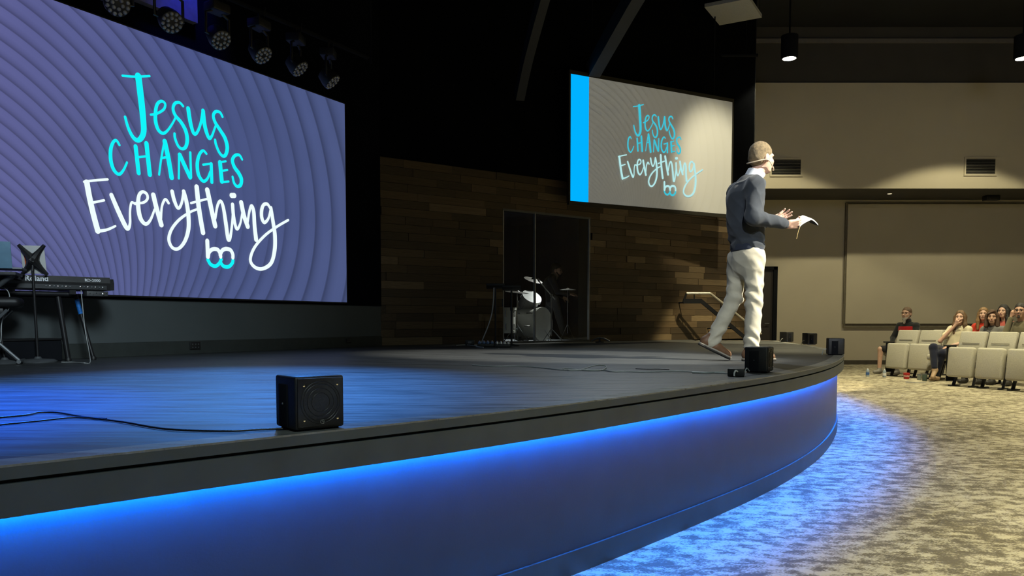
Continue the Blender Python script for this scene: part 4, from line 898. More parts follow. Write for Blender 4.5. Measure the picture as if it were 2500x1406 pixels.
for x0, x1, y, lab in ((1165, 1207, 847, 'flat pedal board with blue rims on the deck, the left one'), (1208, 1246, 848, 'flat pedal board cluttered with silver pedals, the right one')):
    a, b = on_z(x0, y), on_z(x1, y); t = thing('pedal_board', lab, 'pedal board', tuple((a+b)/2)); W_ = b.x-a.x
    MB().box((0, 0.1, 0.022), (W_, 0.26, 0.036), bev=0.004).build('board', M['blackpl'], t)
    for i in range(4):
        mB = mat('blue_pedal', (0.10, 0.16, 0.30), 0.3, 0.4) if 'bp' not in M else M['bp']; M['bp'] = mB
        p = MB().box((-W_*0.36+i*W_*0.24, 0.06+0.05*(i % 2), 0.055), (W_*0.19, 0.11, 0.034), bev=0.005).build('pedal', mB if x0 < 1200 else M['chrome'], t)
        MB().lathe((-W_*0.36+i*W_*0.24, 0.04+0.05*(i % 2), 0.072), (0, 0, 1), [(0.01, 0), (0.009, 0.012), (0.004, 0.014)], 8).build('footswitch', M['chrome'], p)
t = thing('stage_plug_box', 'small dark plug box on the deck left of the pedal boards', 'box', tuple(on_z(1147, 843)))
MB().box((0, 0, 0.04), (0.13, 0.1, 0.076), bev=0.01).build('body', M['blackpl'], t); MB().box((0, -0.05, 0.045), (0.05, 0.006, 0.03)).build('socket', M['greymt'], t)
# low curved bar stand on the deck beside the booth
b = on_z(1464, 836); t = thing('floor_stand', 'low stand with a curved grey bar on the deck beside the booth', 'stand', tuple(b))
MB().tube(cr([on_z(1444, 836)-b+Vector((0, 0, 0.02)), on_z(1455, 836)-b+Vector((0, 0, 0.06)), Vector((0, 0, 0.075)), on_z(1476, 836)-b+Vector((0, 0, 0.06)), on_z(1488, 836)-b+Vector((0, 0, 0.02))], 5), 0.013, 8).build('curved_bar', M['greymt'], t)
MB().lathe((0, 0, 0), (0, 0, 1), [(0.07, 0), (0.07, 0.012), (0.02, 0.02), (0.015, 0.08)], 20).build('base', M['blackmt'], t)

# ---------------------------------------------------------------- drum kit inside the booth
shell = mat('white_drum_shell', (0.42, 0.42, 0.38), 0.35, var=0.06); headm = mat('cream_drum_head', (0.72, 0.66, 0.45), 0.5, var=0.05)
def in_booth(px, d): s = wood_s(px); c0 = ww+uw*s; r_ = Vector((c0.x, c0.y, 0)).normalized(); k = d/max(0.2, -(r_.dot(nw))) ; return c0+r_*k
def drum(loc, axis, r, L_, name, label, lug_n=8, hm_=None, sm=None):
    t = thing(name, label, 'drum', tuple(loc)); ax = Vector(axis).normalized(); c = Vector((0, 0, r)) if name == 'bass_drum' else Vector((0, 0, 0))
    MB().lathe(c, ax, [(r, -L_/2), (r, L_/2)], 40).build('shell', sm or shell, t)
    MB().lathe(c, ax, [(r*0.2, L_/2+0.004), (r*0.97, L_/2+0.002), (r*0.97, L_/2-0.02)], 40).build('head', hm_ or headm, t)
    for e in (-1, 1): MB().lathe(c, ax, [(r+0.002, e*L_/2-0.02), (r+0.016, e*L_/2-0.02), (r+0.016, e*L_/2+0.02), (r-0.004, e*L_/2+0.02)], 40).build('hoop', sm or shell, t)
    a = ax.orthogonal().normalized(); b = ax.cross(a)
    for i in range(lug_n):
        an = 2*math.pi*i/lug_n+0.2; dd = a*math.cos(an)+b*math.sin(an)
        for e in (-1, 1): MB().tube([c+dd*(r+0.012)+ax*e*L_*0.15, c+dd*(r+0.012)+ax*e*L_*0.42], 0.011, 6).build('lug', M['chrome'], t)
    return t
bdc = in_booth(1296, 0.62); bdc.z = STZ+0.02
bd = drum(bdc, (0.80, -0.60, 0), 0.275, 0.46, 'bass_drum', 'white bass drum with a cream head behind the booth glass')
for e in (-1, 1): MB().tube([(e*0.2, -0.1+e*0.05, 0.25), (e*0.34, -0.22, -0.01)], 0.009, 8).build('spur', M['chrome'], bd)
tomc = in_booth(1292, 0.72); tomc.z = on_y(1292, 738, tomc.y).z
tm = drum(tomc, (0.35, -0.55, 0.75), 0.16, 0.22, 'rack_tom', 'grey rack tom mounted over the bass drum', 6, hm_=mat('grey_drum_head', (0.10, 0.10, 0.10), 0.6), sm=mat('grey_drum_shell', (0.22, 0.22, 0.21), 0.3))
MB().tube([(0, 0.05, -0.1), (0.02, 0.08, -0.24)], 0.014, 8).build('tom_mount', M['chrome'], tm)
ftc = in_booth(1229, 0.55); ftc.z = STZ+0.36
ft = drum(ftc, (0, 0, 1), 0.2, 0.38, 'floor_tom', 'white floor tom half hidden at the left booth post', 8)
for i in range(3): a = 2.1*i+0.5; MB().tube([(0.215*math.cos(a), 0.215*math.sin(a), -0.1), (0.215*math.cos(a), 0.215*math.sin(a), -0.36)], 0.008, 6).build('leg', M['chrome'], ft)
brass = mat('dark_bronze_cymbal', (0.035, 0.03, 0.022), 0.5, 0.2)
def cymbal_stand(px, ytop, d, label, tilt, r=0.2, cm=None, legr=0.24):
    b = in_booth(px, d); b.z = STZ; t = thing('cymbal_stand', label, 'cymbal stand', tuple(b)); h = on_y(px, ytop, b.y).z-STZ
    MB().tube([(0, 0, 0.12), (0, 0, h+0.03)], 0.011, 8).build('tube', M['chrome'], t)
    for i in range(3): a = 2.094*i+0.6; MB().tube([(0, 0, 0.3), (legr*math.cos(a), legr*math.sin(a), 0.01)], 0.009, 6).build('leg', M['chrome'], t)
    n = Vector((tilt[0], tilt[1], 1)).normalized()
    MB().lathe((0, 0, h), n, [(r, -0.012), (r*0.6, 0.0), (r*0.22, 0.008), (r*0.16, 0.022), (0.01, 0.026)], 32).build('cymbal', cm or brass, t)
    MB().lathe((0, 0, h), n, [(0.012, 0.024), (0.012, 0.045), (0.004, 0.05)], 10).build('wing_nut', M['chrome'], t)
    return t
cymbal_stand(1302, 682, 0.9, 'cymbal stand with small dark cymbal over the rack tom', (0.3, -0.3), 0.17)
cymbal_stand(1262, 712, 0.5, 'chrome cymbal stand left of the bass drum', (0.1, -0.1), 0.2)
cymbal_stand(1386, 706, 1.5, 'pale bright cymbal below the drummer\'s hand', (0.0, 0.02), 0.155, mat('pale_cymbal', (0.75, 0.75, 0.72), 0.4, 0.2), 0.15)
b = in_booth(1346, 0.35); b.z = STZ; t = thing('boom_stand', 'thin microphone boom stand right of the bass drum', 'stand', tuple(b)); h = on_y(1346, 722, b.y).z-STZ
MB().tube([(0, 0, 0.1), (0, 0, h)], 0.010, 8).build('pole', M['greymt'], t)
MB().tube([on_y(1317, 688, b.y-0.05)-b, on_y(1355, 731, b.y+0.05)-b], 0.009, 8).build('boom_arm', M['greymt'], t)
for i in range(3): a = 2.094*i-0.3; MB().tube([(0, 0, 0.22), (0.2*math.cos(a), 0.2*math.sin(a), 0.01)], 0.008, 6).build('leg', M['greymt'], t)
MB().lathe((0, 0, h-0.02), (0, 0, 1), [(0.018, 0), (0.022, 0.03), (0.012, 0.05)], 12).build('clutch', M['greymt'], t)
mp = on_y(1317, 688, b.y-0.05)-b; MB().tube([mp, mp+Vector((-0.03, -0.02, 0.05))], 0.016, 8).build('microphone_head', M['blackmt'], t)

# ---------------------------------------------------------------- handrail at the steps
hy = sB.y+0.35
hr = thing('handrail', 'dark metal handrail with pale top at the stage steps', 'handrail', tuple(on_z(1690, 829)))
def pt(x, y, k=0.0): return on_y(x, y, hy+k)
MB().tube([pt(1676, 716), pt(1734, 716)], 0.022, 8).tube([pt(1734, 716), pt(1800, 768, 0.25), pt(1858, 815, 0.45)], 0.022, 8).build('top_rail', mat('pale_rail', (0.36, 0.34, 0.30), 0.4, 0.3), hr, world=True)
mb = MB()
def strip(mb, pts, h):
    for (a, b) in zip(pts, pts[1:]):
        vs = []
        for p in (a, b):
            for dz in (-h/2, h/2):
                for dy in (-0.02, 0.02): vs.append(p+Vector((0, dy, dz)))
        mb.add(vs, [(0, 1, 3, 2), (4, 6, 7, 5), (0, 4, 5, 1), (2, 3, 7, 6), (0, 2, 6, 4), (1, 5, 7, 3)])
strip(mb, [pt(1668, 735), pt(1712, 735), pt(1790, 800, 0.25), pt(1850, 850, 0.45)], 0.085); mb.build('lower_rail', M['black'], hr, smooth=0, world=True)
MB().tube([pt(1676, 716), pt(1668, 738)], 0.02, 8).build('end_bar', M['black'], hr, world=True)
for x, y0, y1 in ((1695, 718, 735), (1760, 742, 775)): MB().tube([pt(x, y0, (x-1695)*0.003), pt(x, y1, (x-1695)*0.003)], 0.012, 8).build('rail_bracket', M['black'], hr, world=True)
for x, y, k in ((1692, 738, 0.0), (1790, 802, 0.25)):
    q = pt(x, y, k); dd = (q-ww).dot(nw); MB().tube([q, q-nw*dd], 0.014, 8).build('wall_bracket', M['black'], hr, world=True)
# ---------------------------------------------------------------- people
SK = {'light': mat('light_skin', (0.58, 0.36, 0.27), 0.5, var=0.06, scale=30), 'tan': mat('tan_skin', (0.46, 0.27, 0.19), 0.5, var=0.06, scale=30)}
DARKEYE = mat('dark_eye', (0.02, 0.015, 0.012), 0.2); LIPM = mat('lip_skin', (0.38, 0.17, 0.14), 0.5)
def cloth(name, col, bump=0.25, bscale=240, var=0.1, scale=8): return mat(name, col, 0.9, var=var, scale=scale, bump=bump, bscale=bscale, spec=0.2, sheen=0.15)
def V3(*a): return Vector(a)
def head_prims(s, c, f, u, sc=1.0, jaw=1.0):
    f = Vector(f).normalized(); u = (Vector(u)-f*Vector(u).dot(f)).normalized(); l = u.cross(f)      # forward, up, left
    B = np.array([list(f), list(l), list(u)]).T
    g = lambda a, b, d: Vector(c)+(f*a+l*b+u*d)*sc
    s.ell(g(-0.012, 0, 0.028), np.array([0.098, 0.077, 0.095])*sc, B, 0.02)
    s.ell(g(0.030, 0, -0.045), np.array([0.066, 0.060*jaw, 0.078])*sc, B, 0.03)
    s.cone(g(0.062, -0.014, -0.098), g(0.062, 0.014, -0.098), 0.024*sc*jaw, 0.024*sc*jaw, 0.025)
    s.cone(g(0.088, 0, 0.005), g(0.112, 0, -0.035), 0.010*sc, 0.0145*sc, 0.012)
    for e in (-1, 1):
        s.ell(g(-0.008, e*0.079, -0.018), np.array([0.024, 0.011, 0.034])*sc, B, 0.008)
        s.cone(g(0.082, e*0.014, 0.022), g(0.070, e*0.05, 0.018), 0.013*sc, 0.011*sc, 0.014)      # brow
        s.ell(g(0.068, e*0.040, -0.032), np.array([0.022, 0.024, 0.024])*sc, B, 0.02)            # cheek
        s.ell(g(0.095, e*0.031, -0.002), np.array([0.014, 0.018, 0.011])*sc, B, 0.01, sub=True)   # socket
    s.cone(g(0.090, -0.016, -0.066), g(0.090, 0.016, -0.066), 0.011*sc, 0.011*sc, 0.01)
    return g, B
def face_parts(root, g, B, sc=1.0, brow=None):
    for e in (-1, 1):
        a = SDF().ell(g(0.079, e*0.031, -0.003), np.array([0.012, 0.014, 0.010])*sc, B, 0.002); sdf_obj('eye', a, 0.004, DARKEYE, root, 1)
        if brow: b = SDF().cone(g(0.094, e*0.014, 0.024), g(0.078, e*0.05, 0.024), 0.0055*sc, 0.004*sc, 0.002); sdf_obj('eyebrow', b, 0.003, brow, root, 1)
    m = SDF().cone(g(0.1015, -0.018, -0.067), g(0.1015, 0.018, -0.067), 0.0055*sc, 0.0055*sc, 0.002); sdf_obj('mouth', m, 0.003, LIPM, root, 1)
def hand_prims(s, w, d, n, ts, curl=(0.3, 0.35, 0.4, 0.45), sc=1.0, spread=0.0, thumb=None, tcurl=0.3):
    """w wrist, d along the hand, n out of the back of the hand, ts=+1/-1 side of the thumb (along d x n)"""
    d = Vector(d).normalized(); n = (Vector(n)-d*Vector(n).dot(d)).normalized(); si = d.cross(n)*ts; w = Vector(w)
    L_ = (0.94, 1.05, 1.0, 0.8)
    for i in range(4):
        o = (1.5-i)*0.0205
        kn = w+(d*(0.088-0.004*abs(i-1.3)*1.5)+si*o)*sc
        s.cone(w+si*o*0.7*sc+d*0.012*sc, kn, 0.0165*sc, 0.0118*sc, 0.012)
        dd = (d+si*o*spread*8).normalized(); p = kn
        for j, ln in enumerate((0.043, 0.027, 0.021)):
            a = curl[i]*(0.7, 1.1, 0.8)[j]
            ax = dd.cross(n).normalized(); Rm = Matrix.Rotation(-a if dd.cross(-n).dot(ax) < 0 else a, 3, ax)
            c1 = Matrix.Rotation(a, 3, ax) @ dd; c2 = Matrix.Rotation(-a, 3, ax) @ dd
            new = c1 if c1.dot(n) < c2.dot(n) else c2
            nn_ = (n-new*n.dot(new)); dd = new.normalized()
            q = p+dd*ln*L_[i]*sc; s.cone(p, q, (0.0100, 0.0092, 0.0084)[j]*sc, (0.0092, 0.0084, 0.0072)[j]*sc, 0.004); p = q
    b = w+(d*0.025+si*0.022)*sc
    t = Vector(thumb).normalized() if thumb is not None else (d*0.65+si*0.75-n*0.25).normalized()
    m1 = b+t*0.042*sc; m2 = m1+(t*0.9+d*tcurl).normalized()*0.034*sc; m3 = m2+(t*0.75+d*(tcurl+0.2)).normalized()*0.026*sc
    s.cone(b, m1, 0.0175*sc, 0.0135*sc, 0.012); s.cone(m1, m2, 0.0125*sc, 0.0108*sc, 0.005); s.cone(m2, m3, 0.0108*sc, 0.0085*sc, 0.005)
def folds(amp, seeds, fz=(6, 6, 28)):
    rr = np.random.RandomState(seeds); ks = [(rr.uniform(-1, 1, 3)*np.array(fz), rr.uniform(0, 6.28)) for _ in range(6)]
    def f(X, Y, Z):
        o = np.zeros_like(X)
        for k, p in ks: o += np.sin(k[0]*X*1.0+k[1]*Y+k[2]*Z+p)
        return amp*(1-np.abs(o)/2.2)
    return f

def creases(amp, seed, kz=34.0, kx=20.0, n=4):
    rr = np.random.RandomState(seed); ks = [(rr.uniform(-kx, kx), rr.uniform(-kx, kx), rr.uniform(0.5, 1.2)*kz*rr.choice((-1, 1)), rr.uniform(0, 6.28), rr.uniform(8, 16), rr.uniform(0, 6.28)) for _ in range(n)]
    def f(X, Y, Z):
        o = np.zeros_like(X)
        for a, b, c, p, q, r in ks:
            w_ = np.sin(a*X+b*Y+c*Z+p+1.6*np.sin(q*(X+0.6*Y-0.4*Z)+r)); m = 0.5+0.5*np.sin(q*0.7*(Z+X*0.5)+r*2)
            o += m*(np.abs(w_)**0.7-0.6)
        return amp*o
    return f
# ---- the preacher
fp = on_z(1805, 880)
man = thing('person', 'standing man in navy sweater and khaki trousers holding an open book', 'person', tuple(fp))
PX = lambda x, y, d=0.0: Vector(((x-1805)/279.0, d, (880-y)/279.0))
yaw = R(16); bf = Vector((math.cos(yaw), math.sin(yaw), 0)); bl = Vector((-math.sin(yaw), math.cos(yaw), 0))     # body forward and left
hf = Vector((math.cos(R(24)), math.sin(R(24)), -0.06))
hc = PX(1850, 391, 0.0)
sh_r = PX(1822, 466, -0.175); sh_l = PX(1806, 466, 0.185); el_r = PX(1811, 543, -0.255); wr_r = PX(1897, 556, -0.17); el_l = PX(1826, 545, 0.24); wr_l = PX(1880, 541, 0.10)
hip_r = PX(1828, 632, -0.085); hip_l = PX(1806, 632, 0.095); kn_r = PX(1831, 735, -0.09); kn_l = PX(1797, 729, 0.09); an_r = PX(1826, 852, -0.09); an_l = PX(1744, 836, 0.10)
chest = PX(1815, 500); belly = PX(1820, 580); pelv = PX(1819, 640)
B_ = SDF()
g, HB = head_prims(B_, hc, hf, (0.04, 0.0, 1), 1.06)
B_.cone(PX(1840, 425), PX(1826, 452), 0.058, 0.068, 0.03); B_.econe(chest, belly, 0.10, 0.10, bl, 1.3, 0.03); B_.econe(belly, pelv, 0.10, 0.10, bl, 1.2, 0.03)
for a, b, c in ((sh_r, el_r, wr_r), (sh_l, el_l, wr_l)): B_.cone(a, b, 0.045, 0.035, 0.02); B_.cone(b, c, 0.034, 0.026, 0.02)
for a, b, c in ((hip_r, kn_r, an_r), (hip_l, kn_l, an_l)): B_.cone(a, b, 0.07, 0.045, 0.02); B_.cone(b, c, 0.045, 0.032, 0.02)
# right hand closed under the book, left hand open, palm up
hand_prims(B_, wr_r+Vector((0.012, 0.004, 0.0)), (0.9, 0.15, 0.06), (0.0, -0.80, -0.6), 1, (0.55, 0.6, 0.65, 0.7), 1.08, thumb=(0.72, 0.45, 0.55), tcurl=0.5)
hand_prims(B_, wr_l+Vector((0.015, 0, 0.01)), (0.82, -0.10, 0.30), (0.15, 0.75, -0.62), -1, (0.16, 0.2, 0.26, 0.34), 1.06, spread=0.5, thumb=(0.55, -0.12, 0.85), tcurl=0.1)
sdf_obj('body', B_, 0.0045, SK['light'], man, 2)
hairm = mat('short_sandy_hair', (0.21, 0.155, 0.085), 0.8, var=0.35, scale=60, bump=0.6, bscale=420)
H_ = SDF(); H_.ell(g(-0.014, 0, 0.030), np.array([0.1015, 0.0805, 0.0985])*1.06, HB, 0.01); H_.ell(g(-0.040, 0, -0.022), np.array([0.068, 0.071, 0.056])*1.06, HB, 0.03)
H_.ell(g(0.075, 0, -0.075), np.array([0.105, 0.13, 0.115])*1.06, HB, 0.012, sub=True); H_.ell(g(0.130, 0, 0.035), np.array([0.072, 0.10, 0.062])*1.06, HB, 0.01, sub=True)
for e in (-1, 1): H_.ell(g(0.0, e*0.085, -0.035), np.array([0.034, 0.03, 0.042])*1.06, HB, 0.008, sub=True)
H_.disp = folds(0.0012, 5, (160, 160, 90)); sdf_obj('hair', H_, 0.005, hairm, man, 1)
face_parts(man, g, HB, 1.06, hairm)
# sweater
S_ = SDF(); up = Vector((0, 0, 1))
S_.econe(PX(1826, 452), PX(1816, 492), 0.075, 0.115, bl, 1.42, 0.05); S_.econe(PX(1814, 492), PX(1816, 560), 0.138, 0.140, bl, 1.22, 0.05); S_.econe(PX(1806, 488), PX(1810, 540), 0.118, 0.118, bl, 1.25, 0.06); S_.econe(PX(1816, 560), PX(1820, 603), 0.133, 0.136, bl, 1.20, 0.05)
S_.cone(PX(1824, 456), sh_r, 0.07, 0.078, 0.05); S_.cone(PX(1818, 456), sh_l, 0.07, 0.078, 0.05)
for a, b, c in ((sh_r, el_r, wr_r), (sh_l, el_l, wr_l)):
    S_.cone(a, b, 0.080, 0.066, 0.04); S_.cone(b, b.lerp(c, 0.86), 0.066, 0.050, 0.04); S_.cone(b.lerp(c, 0.84), b.lerp(c, 0.95), 0.043, 0.041, 0.008)
def sw_disp(X, Y, Z):
    o = creases(0.0065, 11, 26, 20)(X, Y, Z)
    o += 0.006*np.sin(70*(Z-1.0)+9*X+3*np.sin(8*Y))*np.exp(-((Z-1.03)/0.06)**2)       # gathers above the waistband
    d = (X-el_r.x)**2+(Y-el_r.y)**2+(Z-el_r.z)**2
    o += 0.005*np.sin(70*(X*0.8-(Z-1.2)*0.8))*np.exp(-((X-el_r.x-0.06)**2+(Y-el_r.y)**2+(Z-el_r.z-0.05)**2)/0.010)                         # creases in the elbow
    d2 = (X-sh_r.x-0.03)**2+(Y-sh_r.y)**2+(Z-sh_r.z+0.14)**2
    o += 0.0055*np.sin(48*(X*0.9+(Z-1.4)*0.45))*np.exp(-d2/0.016)
    return o
S_.disp = sw_disp; S_.cut(PX(1818, 612), (0, 0, -1))
S_.ell(PX(1840, 428), (0.066, 0.066, 0.085), None, 0.01, sub=True)
sweat = cloth('navy_knit', (0.040, 0.046, 0.056), 0.12, 330, 0.14)
sw = sdf_obj('sweater', S_, 0.006, sweat, man, 2)
W_ = SDF().econe(PX(1819, 600), PX(1820, 613), 0.134, 0.132, bl, 1.18, 0.01); W_.cut(PX(1820, 615.5), (0, 0, -1)); W_.cut(PX(1820, 597), (0, 0, 1))
sdf_obj('waistband', W_, 0.006, cloth('navy_rib', (0.024, 0.032, 0.055), 0.5, 420), man, 1)
# shirt collar
C_ = SDF(); nk = Vector((PX(1840, 425)-PX(1826, 452))).normalized()
C_.cone(PX(1829, 450), PX(1838, 428), 0.088, 0.078, 0.01); C_.ell(PX(1836, 440)+nk*0.02, (0.066, 0.066, 0.14), None, 0.004, sub=True)
C_.cut(PX(1838, 423), (nk.x-0.1, nk.y, nk.z)); C_.cut(PX(1826, 451), (-nk.x, 0, -nk.z))
sdf_obj('shirt_collar', C_, 0.0045, cloth('white_shirt', (0.66, 0.70, 0.76), 0.1), man, 1)
# trousers
T_ = SDF(); T_.econe(PX(1819, 606), pelv, 0.116, 0.124, bl, 1.2, 0.05); T_.econe(pelv, PX(1819, 655), 0.122, 0.10, bl, 1.2, 0.05)
T_.cone(hip_r, kn_r, 0.097, 0.071, 0.045); T_.cone(kn_r, an_r, 0.071, 0.068, 0.03); T_.cone(hip_l, kn_l, 0.095, 0.070, 0.045); T_.cone(kn_l, an_l, 0.070, 0.064, 0.03)
def tr_disp(X, Y, Z):
    o = creases(0.0055, 21, 17, 30, 6)(X, Y, Z)
    for kx, kz, am, fr_, sp in ((kn_r.x, kn_r.z+0.03, 0.0055, 66, 0.014), (kn_l.x, kn_l.z+0.02, 0.0055, 66, 0.014), (an_r.x, an_r.z+0.07, 0.009, 70, 0.01), (an_l.x+0.03, an_l.z+0.07, 0.009, 70, 0.010), (hip_r.x+0.05, hip_r.z-0.07, 0.005, 48, 0.016)):
        d = (X-kx)**2+(Z-kz)**2; o += am*np.sin(fr_*(Z-kz+0.35*(X-kx)*np.sign(kx-0.0))+2.5*np.sin(14*X+9*Y))*np.exp(-d/sp)
    return o
T_.disp = tr_disp
T_.cut(PX(1826, 848), (0.05, 0, -1))
sdf_obj('trousers', T_, 0.006, cloth('khaki_cotton', (0.46, 0.425, 0.33), 0.05, 160, 0.08), man, 2)
# shoes
brown = mat('tan_leather', (0.15, 0.075, 0.035), 0.6, var=0.25, scale=20, bump=0.1); solem = mat('pale_sole', (0.28, 0.25, 0.2), 0.7); outs = mat('dark_outsole', (0.03, 0.026, 0.022), 0.8)
def shoe(heel, toe, dy, name='shoe'):
    f = (toe-heel).normalized(); u = Vector((0, -1, 0)).cross(f); u = u if u.z > 0 else -u; l = u.cross(f); L_ = (toe-heel).length
    P = lambda a, b, c: heel+f*a*L_+l*b+u*c
    s = SDF(); s.econe(P(0.10, 0, 0.05), P(0.42, 0, 0.052), 0.04, 0.046, l, 1.0, 0.02); s.econe(P(0.42, 0, 0.05), P(0.86, 0.004, 0.036), 0.046, 0.034, l, 1.25, 0.03); s.cone(P(0.12, 0, 0.06), P(0.22, 0, 0.12), 0.043, 0.047, 0.03)
    s.cut(P(0, 0, 0.02), -u); s.cut(P(0.2, 0, 0.135), u)
    o = sdf_obj(name, s, 0.005, brown, man, 2)
    k = SDF(); k.econe(P(0.09, 0, 0.014), P(0.45, 0, 0.014), 0.043, 0.046, l, 1.0, 0.01); k.econe(P(0.45, 0, 0.014), P(0.88, 0.004, 0.014), 0.046, 0.036, l, 1.25, 0.02); k.cut(P(0, 0, 0.026), u); k.cut(P(0, 0, 0.010), -u); sdf_obj('midsole', k, 0.005, solem, o, 1)
    k = SDF(); k.econe(P(0.09, 0, 0.006), P(0.45, 0, 0.006), 0.044, 0.047, l, 1.0, 0.01); k.econe(P(0.45, 0, 0.006), P(0.88, 0.004, 0.006), 0.047, 0.037, l, 1.25, 0.02); k.cut(P(0, 0, 0.011), u); k.cut(P(0, 0, -0.001), -u); sdf_obj('outsole', k, 0.005, outs, o, 1)
    lc = MB()
    for a in (0.36, 0.44, 0.52): lc.tube([P(a, -0.03, 0.095-0.05*(a-0.36)), P(a+0.02, 0, 0.107-0.06*(a-0.36)), P(a, 0.03, 0.095-0.05*(a-0.36))], 0.003, 6)
    lc.build('laces', outs, o)
shoe(PX(1714, 843, 0.10), PX(1791, 880, 0.11), 0)
shoe(PX(1808, 880, -0.09), PX(1889, 880, -0.05), 0)
# headset microphone
hs = MB(); pts = [g(0.04, 0.088, -0.02), g(-0.03, 0.088, -0.035), g(-0.10, 0.05, -0.055), g(-0.118, 0, -0.06), g(-0.10, -0.05, -0.055), g(-0.03, -0.092, -0.035), g(0.02, -0.088, -0.05), g(0.07, -0.07, -0.085), g(0.095, -0.045, -0.095)]
hs.tube(cr(pts, 6), 0.0045, 8).build('headset_band', mat('beige_headset', (0.62, 0.50, 0.36), 0.5), man)
MB().tube([g(0.092, -0.047, -0.095), g(0.102, -0.035, -0.095)], 0.007, 8).build('headset_microphone', mat('beige_foam', (0.5, 0.4, 0.3), 0.8), man)
# the book
bk0 = fp+PX(1937, 550, -0.10)
book = thing('book', 'open black covered book in the standing man\'s hand', 'book', tuple(bk0))
blk = mat('black_leather_cover', (0.012, 0.012, 0.013), 0.45, bump=0.2); pgm = mat('white_pages', (0.78, 0.78, 0.76), 0.7, var=0.05, stretch=(1, 1, 60))
ex = Vector((0.86, 0.05, 0.27)).normalized(); ez = Vector((-0.2, -0.33, 0.92)); ez = (ez-ex*ez.dot(ex)).normalized(); ey = ez.cross(ex)
def leaf(name, m, pts, th, parent):    # a bent sheet swept across ey
    mb = MB(); n = len(pts); vs = []
    for (a, c, t) in pts:
        for s_ in (-0.095, 0.095):
            for k in (0, 1): vs.append((ex*a+ez*(c+t*k)+ey*s_)*0.72)
    fs = [(0, 1, 3, 2), (4*n-4, 4*n-2, 4*n-1, 4*n-3)]
    for i in range(n-1):
        a = 4*i; fs += [(a, a+4, a+5, a+1), (a+2, a+3, a+7, a+6), (a+1, a+5, a+7, a+3), (a, a+2, a+6, a+4)]
    return mb.add(vs, fs).build(name, m, parent, smooth=30)
cv = [(-0.07, -0.02, 0), (-0.02, 0.0, 0), (0.03, 0.012, 0), (0.085, 0.022, 0), (0.105, 0.012, 0), (0.145, -0.04, 0), (0.168, -0.075, 0)]
leaf('cover', blk, [(a, c, 0.004) for a, c, t in cv], 0, book)
leaf('pages', pgm, [(-0.06, -0.014, 0.012), (-0.02, 0.006, 0.020), (0.03, 0.018, 0.024), (0.085, 0.027, 0.022), (0.102, 0.018, 0.020)], 0, book)
leaf('pages', pgm, [(0.102, 0.018, 0.020), (0.125, -0.006, 0.020), (0.145, -0.032, 0.018), (0.165, -0.066, 0.015)], 0, book)
MB().tube(cr([ex*-0.05+ey*-0.09, ex*-0.07+ey*-0.1+Vector((0, 0, -0.03)), ex*-0.085+ey*-0.1+Vector((0, 0, -0.09))], 5), 0.0025, 6).build('ribbon_marker', mat('gold_ribbon', (0.5, 0.36, 0.14), 0.6), book)
# ---------------------------------------------------------------- auditorium chairs
fab = mat('beige_chair_fabric', (0.44, 0.42, 0.35), 0.95, var=0.08, scale=60, bump=0.2, bscale=400, spec=0.2)
def pad(w, h, t, bulge=0.02):
    """upholstered pad, w wide (x), h tall (z), t thick (y), rounded and slightly swollen"""
    bm = bmesh.new(); bmesh.ops.create_cube(bm, size=1)
    for v in bm.verts: v.co = Vector((v.co.x*w, v.co.y*t, v.co.z*h))
    bmesh.ops.bevel(bm, geom=bm.edges[:], offset=t*0.32, segments=3, affect='EDGES', profile=0.5)
    for v in bm.verts:
        k = (1-(2*v.co.x/w)**2)*(1-(2*v.co.z/h)**2)
        v.co.y += bulge*max(k, 0)*(1 if v.co.y > 0 else -1)
    bm.verts.index_update(); m = MB().add([v.co.copy() for v in bm.verts], [tuple(v.index for v in f.verts) for f in bm.faces]); bm.free(); return m
def xf(mb, rx, loc):
    Rm = Matrix.Rotation(rx, 3, 'X'); mb.v = [tuple(Rm @ Vector(v)+Vector(loc)) for v in mb.v]; return mb
